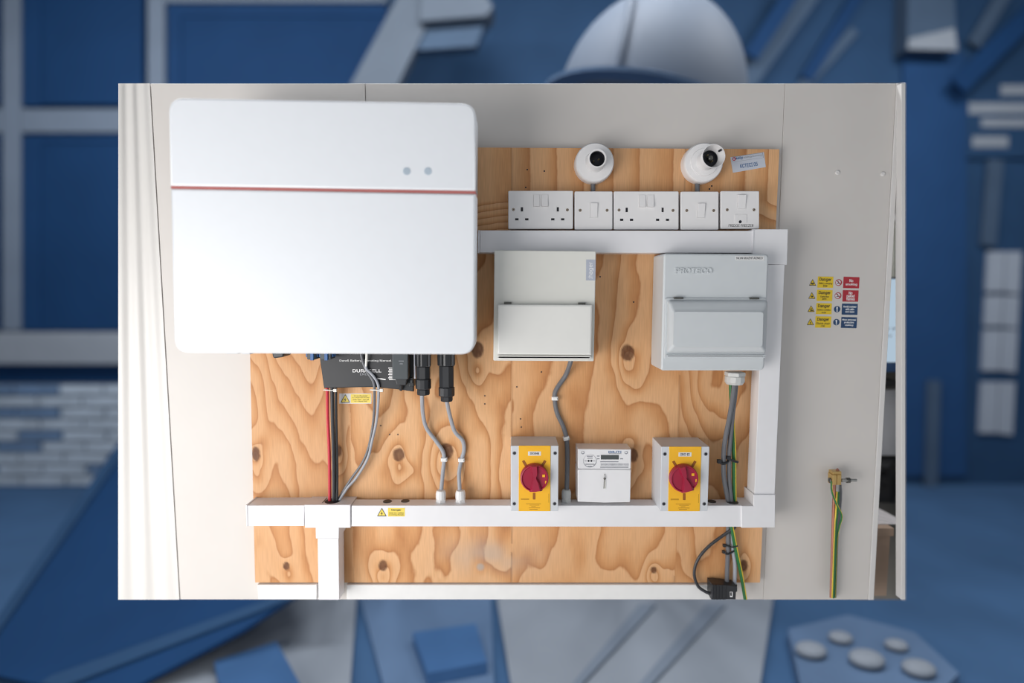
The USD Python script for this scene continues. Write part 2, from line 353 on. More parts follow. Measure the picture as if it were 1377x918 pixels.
for (x, y) in ((1187, 234), (1126, 232)):
    solo('wall_screw', lathe([(0.0055, 0), (0.0055, 0.0015), (0.003, 0.003)], at(x, y, BD), (0, -1, 0), 16), 'wall_trim', {1187: 'painted-over screw head beside the edging strip of the partition, near its top', 1126: 'painted-over screw head near the partition top, left of the other screw'}[x], 'screw')
# deep end of the unit: a narrow slice of another room seen past the partition
RB = -0.34
def rpoly(x0, x1, y0, y1, d): return xz([(x0, y0), (x1, y0), (x1, y1), (x0, y1)], d)
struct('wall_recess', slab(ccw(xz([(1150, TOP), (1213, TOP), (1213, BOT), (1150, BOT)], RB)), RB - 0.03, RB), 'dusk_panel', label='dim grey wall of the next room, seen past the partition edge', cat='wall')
def splay(q0, d0, q1, d1):
    a, b = ccw(xz(q0, d0)), ccw(xz(q1, d1)); return loft([a, b], [-d0, -d1])
struct('trim_2', cat(splay(rect(1212.2, TOP, 1217.5, BOT), RB - .03, rect(1212.2, TOP, 1217.5, BOT), -.02), pbox(rect(1212.2, TOP, 1217.5, BOT), -.02, 0, .001)), 'wall_trim', label='painted end post closing the narrow gap right of the partition', cat='post')

# floor, ceiling and the far wall of the blue-toned hall behind the board
FY = 3.0
struct('floor', box((-6, -3.2, -0.05), (6, FY + 0.2, 0)), 'blue_floor', label='blue-grey hall floor, out of focus below the wall unit', cat='floor')
struct('floor', box((-3, -3.1, 0), (2.6, 0.25, 0.004)), 'vinyl_pale', label='pale vinyl flooring in front of the wall unit', cat='floor')
struct('ceiling', box((-6, -3.2, 3.9), (6, FY + 0.2, 3.95)), 'ceiling_paint', label='hall ceiling above the wall unit', cat='ceiling')
for sx_, nm_ in ((-1, 'left'), (1, 'right')):
    struct('wall_side', box((sx_ * 6, -0.6, 0), (sx_ * 6.15, FY + .2, 3.9)), 'wall_blue', label=f'blue side wall of the hall, far to the {nm_} of the wall unit', cat='wall')
far = struct('wall_far', box((-6, FY, 0), (6, FY + 0.2, 3.9)), 'wall_blue', label='blue-toned far wall with a patch of brickwork, out of focus', cat='wall')

# carrying frame behind the unit, so that it stands on the floor
sf = thing('support_frame', 'steel frame standing behind the wall unit and carrying it', 'frame', (0, 1.6, 0), kind='structure')
for sx in (-0.62, 0.62):
    part(sf, 'leg', tube([(sx, 0.10, 1.85), (sx, 1.75, 0.03)], 0.03, 8), 'blue_mid')
    part(sf, 'brace', tube([(sx, 0.10, 0.98), (sx, 1.75, 0.03)], 0.03, 8), 'blue_mid')
    part(sf, 'upright', box((sx - .03, 0.068, 0.95), (sx + .03, 0.12, 1.95)), 'blue_mid')
    part(sf, 'foot', box((sx - .12, 1.6, 0), (sx + .12, 1.9, 0.03)), 'blue_mid')

# ================================================================== PLYWOOD BOARD
c4 = [at(330, 196.5), at(1048, 200.5), at(1022, 783), at(343, 783)]
nx, nz = 400, 330
S, T = np.meshgrid(np.linspace(0, 1, nx + 1), np.linspace(0, 1, nz + 1))
P = ((1 - S) * (1 - T))[..., None] * c4[0] + (S * (1 - T))[..., None] * c4[1] + (S * T)[..., None] * c4[2] + ((1 - S) * T)[..., None] * c4[3]
P = P.reshape(-1, 3); X, Z = P[:, 0], P[:, 2]
def nz2(a, b, s): return meshkit.noise(np.column_stack([X * a, Z * b, np.full(len(X), s * 7.3)]), s)
joints = [at(688, 560)[0], at(913, 560)[0], at(470, 560)[0]]
strip = np.zeros(len(X))
for q, j in enumerate(sorted(joints)): strip += (X > j)
def nz3(a, b, s): return meshkit.noise(np.column_stack([X * a, Z * b, strip * 3.7 + s]), s)
grain = 7.0 * nz3(6.3, 2.0, 1) + 2.6 * nz3(13, 5.5, 2) + 0.75 * nz3(30, 14, 4) + 0.22 * nz3(70, 30, 3) + X * 3.0 + strip * 0.37
# near-straight grain in the top band of the board
topf = np.clip((Z - at(700, 330)[2]) / 0.10, 0, 1)
grain = grain * (1 - topf) + (X * 16 + 1.6 * nz3(16, 0.5, 5) + 0.4 * nz3(60, 1.0, 6)) * topf
knot = np.zeros(len(X)); stain = np.zeros(len(X))
KN = [(536, 611, 8, 9), (601, 606, 9, 11), (844, 474, 9, 11), (642, 470, 8, 11), (515, 760, 6, 8), (385, 761, 4.5, 6), (344, 610, 6, 10), (851, 612, 7, 10), (879, 766, 4.5, 5), (1000, 760, 6, 8), (455, 606, 5, 8)]
for (kx, ky, ra, rb) in KN:
    o = at(kx, ky); ra *= MPP(); rb *= MPP(); dx, dz = (X - o[0]), (Z - o[2])
    r = np.sqrt((dx / ra) ** 2 + (dz / rb) ** 2)
    wob = 0.25 * (nz2(160, 160, 11) - 0.5)
    knot = np.maximum(knot, np.clip((1.12 + wob - r) / 0.22, 0, 1) * (0.72 + 0.28 * nz2(300, 120, 12)))
    e = np.exp(-((dx / (2.6 * ra)) ** 2 + ((dz + 1.2 * rb) / (3.6 * rb)) ** 2))
    grain += 1.7 * e * (0.55 + 0.9 * nz2(38, 26, 13))
o = at(657, 745); stain = 0.5 * np.exp(-(((X - o[0]) / 0.10) ** 2 + ((Z - o[2]) / 0.045) ** 2)) * np.clip(nz2(25, 25, 21) * 1.8 - 0.2, 0, 1)
o = at(646, 762); rr = np.hypot(X - o[0], Z - o[2]); stain = np.maximum(stain, 0.75 * np.clip((0.012 - rr) / 0.006, 0, 1))
for j in joints[:2]:
    knot = np.maximum(knot, 0.55 * np.clip(1 - np.abs(X - j) / 0.0022, 0, 1) * (nz2(3, 9, 31) > 0.35))
tone = 0.55 * np.clip(nz3(3.0, 0.8, 41) - 0.35, 0, 1)
G = np.arange((nx + 1) * (nz + 1)).reshape(nz + 1, nx + 1)
a, b, c, d_ = G[:-1, :-1].ravel(), G[:-1, 1:].ravel(), G[1:, 1:].ravel(), G[1:, :-1].ravel()
fr = np.vstack([np.column_stack([a, d_, c]), np.column_stack([a, c, b])])
ring = np.concatenate([G[0, :-1], G[:-1, -1], G[-1, ::-1][:-1], G[::-1, 0][:-1]]); nr = len(P)
Pb = P[ring].copy(); Pb[:, 1] = 0.018
k = len(ring); i0 = np.arange(k); i1 = (i0 + 1) % k
sk = np.vstack([np.column_stack([ring[i0], ring[i1], nr + i1]), np.column_stack([ring[i0], nr + i1, nr + i0])])
V = np.vstack([P, Pb]); Fa = np.vstack([fr, sk, [[nr, nr + nx, nr + nx + nz], [nr, nr + nx + nz, nr + 2 * nx + nz]]])
brd = thing('plywood_board', 'pale softwood plywood board with dark knots, carrying all the electrical equipment', 'board', (0, 0, at(700, 783)[2]))
bp = numbered(brd + '/panel')
bm = usdkit.mesh(stage, bp, (V - LOC[brd], Fa), M['plywood'])
for nm, arr in (('grain', grain), ('knot', knot), ('stain', stain), ('tone', tone)):
    UsdGeom.PrimvarsAPI(bm).CreatePrimvar(nm, Sdf.ValueTypeNames.FloatArray, 'vertex').Set(Vt.FloatArray.FromNumpy(np.concatenate([arr, arr[ring]]).astype(np.float32)))
for (x, y) in ((709, 228), (732, 230), (707, 252), (957, 250), (954, 254), (728, 500), (652, 532), (652, 543), (512, 572), (524, 584), (535, 584), (852, 406), (695, 520), (700, 563), (807, 372), (701, 574)):
    part(brd, 'nail_hole', lathe([(0.0018, 0), (0.0018, 0.0003)], at(x, y, 0), (0, -1, 0), 10), 'slot_black')

# ================================================================== INVERTER
ID = 0.2
q = np.array([at(226, 131, ID), at(640, 138.5, ID), at(638.5, 476.5, ID), at(234.5, 474.5, ID)])
inv = thing('inverter', 'large white box inverter with rounded corners and a thin red line across', 'inverter', (q[:, 0].mean(), 0, q[2, 2]))
def lerp(a, b, t): return a + (b - a) * t
tL, tR = (248.5 - 131) / (474.5 - 131), (255.5 - 138.5) / (476.5 - 138.5)
q2 = q[:, [0, 2]]; gap = 0.0028
Lp, Rp = lerp(q2[0], q2[3], tL), lerp(q2[1], q2[2], tR); dz = np.array([0, gap])
R0 = 20 * MPP(ID)
part(inv, 'upper_cover', slab(roundpoly(ccw([q2[0], Lp + dz, Rp + dz, q2[1]]), [R0 if i in (3, 0) else 0 for i in range(4)] if False else 0.0, 6) if False else
     ccw(roundpoly(np.array([q2[0], q2[1], Rp + dz, Lp + dz]), [R0, R0, 0, 0], 7)), ID - 0.06, ID, 0.004, 3), 'inverter_white')
part(inv, 'lower_cover', slab(ccw(roundpoly(np.array([Lp - dz, Rp - dz, q2[2], q2[3]]), [0, 0, R0, R0], 7)), ID - 0.06, ID, 0.004, 3), 'inverter_white')
part(inv, 'accent_strip', slab(ccw([Lp + dz, Rp + dz, Rp - dz, Lp - dz]), ID - 0.05, ID - 0.0022), 'accent_red', label='thin dull red strip between the covers')
bq = ccw(np.array([lerp(p, q2.mean(0), 0.05) for p in q2]))
part(inv, 'body', slab(roundpoly(bq, 0.03), 0.03, ID - 0.06), 'inverter_grey')
part(inv, 'mounting_plate', slab(ccw(np.array([lerp(p, q2.mean(0), 0.3) for p in q2])), 0.0, 0.03), 'inverter_grey')
for x in (547, 575.5): part(inv, 'indicator_light', disc(x, 230, 5, ID - 0.002, ID + 0.0006, 24, 0.0003), 'led_grey', label='round pale blue indicator')
zb = bq[:, 1].min()
# sockets under the inverter
for (x, w) in ((418.5, 12), (437.5, 15)):
    p = part(inv, 'solar_plug', pbox(rect(x - w / 2, 470, x + w / 2, 483.5), 0.06, 0.09, 0.002, 0.002), 'dongle_grey', label='dark plug in a blue socket')
    part(p, 'socket_ring', pbox(rect(x - w / 2 - 1.5, 466, x + w / 2 + 3, 480.5), 0.065, 0.085, 0.002, 0.003), 'blue_plastic')
    part(p, 'clip', pbox(rect(x - 1.5, 474, x + 3, 484.5), 0.09, 0.094, 0.001), 'blue_plastic')
part(inv, 'isolator_knob', pbox([(364, 468), (383, 468), (381, 480), (367, 482)], 0.06, 0.10, 0.003, 0.003), 'black_plastic')
part(inv, 'side_foot', pbox(rect(325, 465, 336, 476.3), 0.10, 0.12, 0.001), 'inverter_grey')
part(inv, 'side_foot', pbox(rect(304, 465, 320, 475.6), 0.10, 0.12, 0.001), 'inverter_grey')
part(inv, 'gland_plate', pbox(rect(355, 450, 625, 471), 0.03, 0.13, 0.002), 'inverter_grey')

# ================================================================== TRUNKING
TD = 0.05
tr = thing('trunking', 'long white plastic trunking along the lower board, grommets and a sticker on it', 'trunking', at(650, 707, 0))
def hole_disc(px, py, zt, r, h, n=24, squash=1.0):
    o = at_z(px, py, zt); return lathe([(r, 0), (r * 0.9, h)], (o[0], o[1], zt), (0, 0, 1), n)
part(tr, 'cover', pbox([(472.4, 679.5), (998, 679.5), (998, 708.3), (472.4, 707.6)], 0.012, TD, 0.0012), 'trunking_white')
part(tr, 'base', pbox([(473.5, 678.5), (996, 678.5), (996, 706.5), (473.5, 706)], 0.0, 0.012), 'trunking_white_two')
ztop = at(700, 679.5, TD)[2]
for (x, y, r) in ((521, 674.3, 0.0108), (545, 673.7, 0.0105), (957, 674.3, 0.0105), (985, 675.2, 0.0140)):
    part(tr, 'grommet', hole_disc(x, y, ztop - 0.0004, r, 0.0016), 'grommet', label='black rubber grommet')
trl = thing('trunking', 'short white trunking length left of the tee fitting, with an end cap', 'trunking', at(370, 707, 0))
part(trl, 'cover', pbox([(333, 679.5), (409, 679.2), (409, 707.2), (333.3, 707.2)], 0.0, TD, 0.0012), 'trunking_white')
part(trl, 'end_cap', pbox([(330.3, 679), (332.5, 679), (333, 707.4), (331.3, 707.4)], 0.0, TD + 0.0008, 0.0008), 'trunking_white_two')
te = thing('tee_fitting', 'white plastic tee fitting where red and black cables enter the trunking', 'trunking fitting', at(440, 724, 0))
tp = ccw(xz([(409.2, 678.7), (471.2, 678.7), (471.2, 709.6), (456, 709.6), (455.7, 724), (424.6, 724), (424.3, 709.6), (410, 709.6)], TD + 0.003))
part(te, 'body', slab(tp, 0.0, TD + 0.003, 0.001, 1), 'trunking_white')
zt = tp[:, 1].max()
o = at_z(447, 673.4, zt)
part(te, 'cable_hole', trimesh.Trimesh(lathe([(0.0175, 0), (0.0165, 0.0008)], (o[0], o[1], zt), (0, 0, 1), 28).vertices * 1.0, lathe([(0.0175, 0), (0.0165, 0.0008)], (o[0], o[1], zt), (0, 0, 1), 28).faces), 'slot_black')
a0, a1 = at_z(433.5, 676, zt), at_z(439.5, 669.5, zt)
part(te, 'slit', tube([a0, a1], 0.0011, 6), 'steel_dark')
trv = thing('trunking', 'white trunking dropping from the tee fitting to the skirting', 'trunking', at(441, 806, 0))
part(trv, 'cover', pbox([(427, 724), (455.3, 724), (456.3, 806), (428.3, 806)], 0.009, TD - 0.001, 0.001), 'trunking_white')
part(trv, 'base', pbox([(427.8, 724), (454.3, 724), (455, 806), (429, 806)], 0.0, 0.009), 'trunking_white_two')
tru = thing('trunking', 'white trunking across the upper board, directly under the sockets', 'trunking', at(830, 339, 0))
part(tru, 'cover', pbox([(645.5, 309.5), (1012.5, 310), (1012, 340), (645, 339.5)], 0.0, TD, 0.0012), 'trunking_white_two')
part(tru, 'end_cap', pbox([(643, 309.2), (645.2, 309.2), (644.8, 339.8), (642.5, 339.8)], 0.0, TD + 0.0008, 0.0008), 'trunking_white')
tco = thing('corner_fitting', 'white square corner fitting at the right end of the upper trunking', 'trunking fitting', at(1036, 356, 0))
part(tco, 'body', pbox([(1013, 308), (1059.8, 308), (1058.4, 355.8), (1011.8, 355)], BD, TD + 0.003, 0.001), 'trunking_white')
part(tco, 'flange', pbox([(1012.4, 309), (1014, 309), (1013.6, 341), (1012, 341)], 0, TD + 0.0045, 0.0005), 'trunking_white_two')
trr = thing('trunking', 'tall white vertical trunking down the right edge of the board', 'trunking', at(1028, 668, 0))
part(trr, 'cover', pbox([(1027, 355.8), (1055.3, 355.8), (1041.8, 668), (1014.2, 668)], 0.010, TD, 0.0012), 'trunking_white')
part(trr, 'base', pbox([(1027.8, 355.8), (1054, 355.8), (1040.8, 668), (1015, 668)], BD, 0.010), 'trunking_white_two')
tcb = thing('corner_fitting', 'white L-shaped corner fitting at the lower right of the board', 'trunking fitting', at(1020, 709, 0))
part(tcb, 'body', slab(ccw(xz([(1013.6, 664.8), (1042.8, 664.8), (1042.2, 709.2), (997.6, 709.6), (997, 680), (1013.4, 680)], TD + 0.004)), BD, TD + 0.004, 0.001, 1), 'trunking_white')

# ================================================================== SOCKETS AND SWITCHES
SD = 0.036
def screw(t, x, y, d, m='screw_metal', r=2.0):
    p = part(t, 'screw', disc(x, y, r, d - 0.001, d + 0.0006, 14), m)
    part(p, 'screw_slot', pbox(prect(x, y, 2.6, 0.6, 35), d + 0.0004, d + 0.0009), 'slot_black')
def plate_base(t, x0, y0, x1, y1, holes=()):
    plate = pbox(rect(x0, y0, x1, y1), SD - 0.008, SD, 0.0018, 0.003, 3)
    if holes: plate = cut(plate, *[pbox(h, SD - 0.006, SD + 0.01) for h in holes])
    part(t, 'face_plate', plate, 'socket_white', 25)
    part(t, 'back_box', pbox(rect(x0 + 0.8, y0 + 0.8, x1 - 0.8, y1 - 0.8), 0.0, SD - 0.008, 0.0, 0.003), 'socket_white')
def rocker(t, cx_, cy_, w, h, tilt=1):
    # a rocker tilted so that one end stands proud
    m, c = MPP(SD), at(cx_, cy_, SD); w2, h2 = w * m / 2, h * m / 2
    hi, lo = 0.0042, 0.0012
    v = np.array([[-w2, 0, -h2], [w2, 0, -h2], [w2, 0, h2], [-w2, 0, h2],
                  [-w2 * .94, -(hi if tilt > 0 else lo), -h2 * .96], [w2 * .94, -(hi if tilt > 0 else lo), -h2 * .96], [w2 * .94, -(lo if tilt > 0 else hi), h2 * .96], [-w2 * .94, -(lo if tilt > 0 else hi), h2 * .96]])
    v = v + c
    f = [[4, 5, 6], [4, 6, 7], [0, 1, 5], [0, 5, 4], [1, 2, 6], [1, 6, 5], [2, 3, 7], [2, 7, 6], [3, 0, 4], [3, 4, 7]]
    p = part(t, 'rocker_surround', cut(pbox(prect(cx_, cy_, w + 1.6, h + 1.6), SD - 0.001, SD + 0.0008, 0.0003, 0.0015), pbox(prect(cx_, cy_, w + 0.5, h + 0.5), SD - 0.002, SD + 0.002)), 'socket_white')
    part(p, 'rocker', trimesh.Trimesh(v, f, process=False), 'socket_white', False)
def double_socket(x, y, label):
    t = thing('double_socket', label, 'wall socket', at(x + 44, y + 52, 0))
    slots = []
    for ox in (0, 48.7):
        slots += [prect(x + 18.5 + ox, y + 24.2, 3.2, 6), prect(x + 11.7 + ox, y + 37.7, 4.6, 3), prect(x + 25.1 + ox, y + 37.7, 4.6, 3)]
    plate_base(t, x, y, x + 87.3, y + 51.5, slots)
    for s in slots: part(t, 'pin_slot', pbox(s, SD - 0.0065, SD - 0.0012), 'slot_black')
    rocker(t, x + 38.2, y + 13.3, 8.4, 15.6); rocker(t, x + 49.3, y + 13.3, 8.4, 15.6)
    screw(t, x + 7, y + 25.3, SD); screw(t, x + 79.6, y + 25.8, SD)
    return t
double_socket(683.4, 256.3, 'white double wall socket at the left end of the row')
double_socket(825.5, 257.0, 'white double wall socket in the middle of the row, between two switches')
def switch(x, y, label, rx, sx):
    t = thing('light_switch', label, 'light switch', at(x + 25, y + 52, 0))
    plate_base(t, x, y, x + 51, y + 51.5)
    rocker(t, rx, y + 25.7, 9.6, 18.5, -1)
    for s in sx: screw(t, s, y + 25.6, SD)
switch(772.8, 257.0, 'white single rocker switch under the left lamp holder', 798.5, (780.2, 816.4))
switch(915.6, 257.3, 'white single rocker switch under the right lamp holder', 942.7, (923.6, 959.8))
t = thing('fused_switch', 'white fused switch lettered FRIDGE FREEZER at the right end of the row', 'fused switch', at(995, 308, 0))
plate_base(t, 969.4, 256.6, 1021.2, 307.6)
rocker(t, 997.3, 271.2, 10.4, 17.6, -1); screw(t, 978, 282, SD); screw(t, 1014, 282, SD)
part(t, 'fuse_holder', pbox(rect(988, 288, 1004.3, 299.3), SD - 0.001, SD + 0.001, 0.0004, 0.002), 'socket_white')
part(t, 'fuse_screw', disc(995.6, 298, 1.9, SD, SD + 0.0018), 'slot_black')
part(t, 'lettering', text('FRIDGE FREEZER', 996.5, 303.2, 33, 3.4, SD), 'ink_black')
# lamp holders
def lamp_holder(cx_, cy_, label, kind):
    m = MPP(0); o = at(cx_, cy_, 0); ax = np.array([0, -1.0, 0])
    t = thing('lamp_holder', label, 'lamp holder', o)
    R = 25.3 * m
    part(t, 'base', lathe([(R, 0), (R, 0.020), (R * .985, 0.026), (R * 0.93, 0.029), (R * .6, 0.0305), (R * .55, 0.031)], o, ax, 48), 'socket_white', 40)
    if kind == 1:
        tl = 0.066; r = 0.0195
        part(t, 'tube', lathe([(r * 1.18, 0.030), (r * 1.10, 0.034), (r, 0.040), (r, tl - .001), (r * .97, tl), (r * .86, tl), (r * .82, tl - .002), (r * .82, tl - .026)], o, ax, 40), 'socket_white', 40)
        part(t, 'cavity', lathe([(r * .80, tl - .025), (r * .80, tl - .022), (r * .3, tl - .020)], o, ax, 30), 'slot_black')
        part(t, 'cavity_wall', lathe([(r * .815, tl - .024), (r * .815, tl - .0035), (r * .80, tl - .0035), (r * .80, tl - .024)], o, ax, 30), 'slot_black')
        for dx_, dz_ in ((-0.006, -0.003), (0.005, 0.001)): part(t, 'contact_pin', lathe([(0.0018, 0), (0.0016, 0.010), (0.0006, 0.0115)], o + [dx_, -(tl - .022), dz_], ax, 10), 'lamp_pin')
    else:
        tl = 0.082; r = 0.0158; axt = np.array([0.03, -1, 0.015]); axt /= np.linalg.norm(axt)
        part(t, 'ring', lathe([(r * 1.9, 0.030), (r * 1.85, 0.033), (r * 1.4, 0.034)], o, ax, 40), 'socket_white', 40)
        part(t, 'skirt', lathe([(r * 1.25, 0.030), (r * 1.25, 0.046), (r * 1.12, 0.052), (r * 1.30, 0.066), (r * 1.55, tl - .003), (r * 1.56, tl), (r * 1.48, tl), (r * 1.30, 0.066), (r * 1.10, 0.058), (r * 1.0, 0.050)], o, axt, 44), 'socket_white', 40)
        part(t, 'cavity', lathe([(r * 1.06, 0.054), (r * 1.06, 0.060), (r * .98, 0.060), (r * .98, 0.052), (r * .3, 0.051)], o, axt, 30), 'slot_black')
        part(t, 'contact', lathe([(0.005, 0.051), (0.005, 0.066), (0.0025, 0.068)], o, axt, 14), 'steel_dark')
        for dx_, dz_ in ((-0.006, 0.006), (0.004, -0.006)): part(t, 'contact_pin', lathe([(0.0018, 0), (0.0015, 0.012), (0.0006, 0.014)], o + axt * 0.053 + [dx_, 0, dz_], axt, 10), 'lamp_pin')
        c = o + axt * 0.072 + np.array([0.0145, 0, 0.0125]); part(t, 'bayonet_slot', tube([c, c + axt * 0.010], 0.0022, 6), 'slot_black')
    return t
lamp_holder(797.5, 222, 'white ceiling-rose lamp holder with a short dark-mouthed tube, left of two', 1)
lamp_holder(941, 222, 'white lamp holder with a flared open skirt, right of two', 2)
for x, lab in ((797.3, 'short grey cable between the left lamp holder and its switch'), (937.6, 'short grey cable between the right lamp holder and its switch')):
    solo('cable', tube([at(x, 240, 0.006), at(x, 262, 0.006)], 0.0052, 10), 'cable_grey', lab, 'cable')
# asset sticker
t = thing('asset_sticker', 'tilted silvery label reading KCTECI 05 at the top right of the board', 'sticker', at(1006, 230, 0))
part(t, 'label_sheet', pbox([(982.2, 211.3), (1027.2, 204.4), (1029.8, 224.5), (985.6, 232.2)], 0.0, 0.0006), 'sticker_pale')
part(t, 'lettering', text('KCTECI 05', 1007, 221.8, 23, 5.2, 0.0006, True, 8), 'ink_blue')
part(t, 'lettering', text('kelly', 994.5, 212.6, 9, 4.2, 0.0006, True, 8), 'ink_blue')
part(t, 'lettering', text('energytraining', 1012, 210.2, 24, 3.2, 0.0006, False, 8), 'ink_grey')
part(t, 'emblem', cut(disc(987.3, 213.6, 2.3, 0.0004, 0.0009, 16, 0), disc(987.3, 213.6, 1.2, 0.0, 0.002, 12, 0)), 'sticker_red')
part(t, 'border', cut(pbox(prect(1005.5, 211.4, 42, 7, 8), 0.0005, 0.0008), pbox(prect(1005.5, 211.4, 41.2, 6.2, 8), 0.0, 0.002)), 'ink_grey')

# ================================================================== CONSUMER UNITS
HD = 0.10
t = thing('consumer_unit', 'cream metal consumer unit with a flat hinged flap, left of two', 'consumer unit', at(732, 485, 0))
part(t, 'body', pbox([(664.7, 336.2), (801.6, 337.4), (798.6, 485.6), (663.3, 484.9)], 0.0, HD, 0.0018, 0.002), 'cream_steel')
fl = part(t, 'flap', pbox([(669, 409), (796.8, 409.6), (795.6, 477.5), (668.4, 476.8)], HD, HD + 0.016, 0.004), 'cream_steel_light')
part(fl, 'flap_lip', pbox([(668.3, 477.4), (795.4, 478), (794.6, 483.4), (668.6, 483)], HD, HD + 0.011, 0.003, 0.001), 'cream_steel_light')
for x, y in ((682.8, 407.4), (782.5, 408.2)): part(t, 'hinge', pbox(prect(x, y, 10, 3), HD, HD + 0.006, 0.0008), 'steel_dark')
st = part(t, 'maker_label', pbox([(788.2, 348.8), (801, 349), (800.6, 377), (788, 376.8)], HD, HD + 0.0005), 'sticker_grey')
part(st, 'lettering', text(':hager', 794.8, 363.5, 22, 7.2, HD + 0.0005, False, 90), 'ink_white')
PD = 0.092
t = thing('consumer_unit', 'grey plastic consumer unit with a bulging flap and the embossed word PROTECO', 'consumer unit', at(958, 498, 0))
pp = [(892.9, 340.3), (1034.3, 341.4), (1028, 498.3), (888.8, 498.3)]
part(t, 'body', pbox(pp, 0.004, PD, 0.004, [0.004, 0.012, 0.010, 0.004], 3), 'grey_abs')
fq = xz([(894.5, 400), (1031.6, 400.5), (1028.6, 483), (893, 482.5)], PD + 0.004)
part(t, 'flap_surround', slab(roundpoly(ccw(fq), 0.006), PD - 0.002, PD + 0.004, 0.002, 2), 'grey_abs')
f0 = ccw(xz([(897.5, 403.5), (1031, 404), (1028.6, 474), (896.5, 473.5)], PD + 0.006)); f1 = ccw(xz([(905.8, 419), (1026, 419.5), (1024.6, 466), (904.8, 465.5)], PD + 0.024))
R5 = lambda p, r: roundpoly(p, r, 4)
mid = lambda s: R5(f0 * (1 - s) + f1 * s, 0.006)
fl = part(t, 'flap', loft([R5(f0, .006), R5(f0, .006), mid(0.25), mid(0.72), mid(0.93), mid(1.0)], [-(PD + 0.002), -(PD + 0.010), -(PD + 0.0155), -(PD + 0.0205), -(PD + 0.0245), -(PD + 0.026)]), 'grey_abs', 35)
part(fl, 'flap_lip', pbox([(895.5, 476), (1029.5, 476.5), (1029, 481), (896, 480.5)], PD + 0.002, PD + 0.009, 0.003, 0.003), 'grey_abs')
for x, y in ((912.8, 400.6), (1015, 401)): part(t, 'hinge', pbox(prect(x, y, 12.5, 2.6), PD, PD + 0.007, 0.0008), 'steel_dark')
part(t, 'embossed_lettering', text('PROTECO', 932.4, 363.9, 49, 7.4, PD, True, 0, 0.0026), 'grey_abs')
st = part(t, 'paper_label', pbox([(989, 343.8), (1027.6, 344.2), (1027.4, 350), (989, 349.6)], PD - .0004, PD + 0.0006), 'sticker_white')
part(st, 'lettering', text('NON MAINTAINED', 1008, 346.9, 35, 3.0, PD + 0.0006), 'ink_black')
# cable gland under it
def gland(name, label, x, y0, y1, w, d, m, up=True):
    """vertical cable gland between two picture rows: thread, hexagon, dome nut"""
    a, b = at(x, y1, d), at(x, y0, d); h = b[2] - a[2]; r = w * MPP(d) / 2
    t = thing(name, label, 'cable gland', a)
    o = np.array([(a[0] + b[0]) / 2, -d, a[2]]); s = 1 if up else -1
    if not up: o = np.array([o[0], -d, b[2]])
    ax = (0, 0, s)
    part(t, 'hexagon', lathe([(r * .96, 0), (r * 1.0, h * .05), (r * 1.0, h * .28), (r * .9, h * .33)], o, ax, flats=6), m, 20)
    part(t, 'dome_nut', lathe([(r * .88, h * .30), (r * .95, h * .36), (r * .95, h * .78), (r * .78, h * .97), (r * .5, h)], o, ax, flats=12), m, 20)
    return t
g = gland('cable_gland', 'pale grey cable gland under the plastic consumer unit', 988, 500, 517, 27, 0.05, 'gland_grey', False)

# ================================================================== CABLES BETWEEN
def gy_cable(name, label, pts, r, group=None, side=1):
    path = spline([at(*p) for p in pts], 9)
    t = thing(name, label, 'cable', path[-1], group)
    part(t, 'green_sleeve', tube(path, r, 12), 'cable_green')
    part(t, 'yellow_stripe', tube(path + np.array([side * r * 0.62, -r * 0.52, 0]), r * 0.42, 8), 'cable_yellow')
    return t
solo('cable', cable([(987.6, 514, .05), (986, 530, .05), (981.5, 558, .05), (974.5, 595, .05), (972.8, 622, .045), (973.7, 643.5, .04), (979.4, 675, .025)], 0.0052), 'cable_grey', 'grey cable bowing left from the grey gland to the trunking', 'cable')
solo('cable', cable([(990, 514, .045), (988.5, 530, .045), (984.8, 561, .045), (980.6, 607, .045), (980.5, 622, .04), (980.4, 643.5, .035), (983.6, 675.5, .025)], 0.0050), 'cable_grey', 'grey cable running straightest from the grey gland to the trunking', 'cable')
gy_cable('earth_cable', 'green and yellow earth cable below the grey gland', [(982.5, 514, .04), (983, 530, .04), (984.6, 561, .04), (986.4, 600, .04), (987, 622, .036), (987, 643.5, .03), (987.6, 675, .022)], 0.0042)
def zip_tie(label, pts, r, m, head, hr):
    path = spline([at(*p) for p in pts], 5); t = thing('zip_tie', label, 'cable tie', path[0])
    part(t, 'strap', tube(path, r, 8), m); part(t, 'head', box(at(*head) - hr, at(*head) + hr), m)
    return t
zip_tie('black zip tie around the left grey cable above the trunking', [(968, 621.5, .051), (972, 623.5, .053), (977, 622, .052), (979, 619, .046)], 0.0028, 'black_plastic', (967, 620, .05), 0.004)
zip_tie('black zip tie around the green and yellow cable above the trunking', [(977, 615.5, .047), (981, 617, .049), (986, 619.5, .048), (992, 621, .044)], 0.0028, 'black_plastic', (979.5, 615.2, .048), 0.004)
# cable from the cream unit
solo('cable', cable([(768.5, 480, .03), (766.8, 488, .03), (760.4, 504.7, .008), (747.8, 524, .007), (746, 536, .006), (749.1, 555, .006), (757.4, 573.3, .006), (761.8, 590, .007), (763, 613, .012), (762.6, 640, .022), (762, 662, .026)], 0.0054), 'cable_grey', 'grey cable winding from the cream consumer unit to the trunking', 'cable')
def clip(x, y, label, w=9, d=.0125, rot=0):
    t = thing('cable_clip', label, 'cable clip', at(x, y, 0))
    part(t, 'saddle', pbox(prect(x, y, w, 5.2, rot), 0.0, d, 0.002), 'gland_white')
    part(t, 'nail', disc(x + w / 2 - 0.5, y, 1.3, d - .001, d + .001, 10), 'steel')
clip(746.4, 536, 'white cable clip at the first bend below the cream consumer unit', 8.5, .0125, 0)
clip(761.8, 590, 'white cable clip on the winding cable, above the left yellow switch', 8.5, .0135, 15)
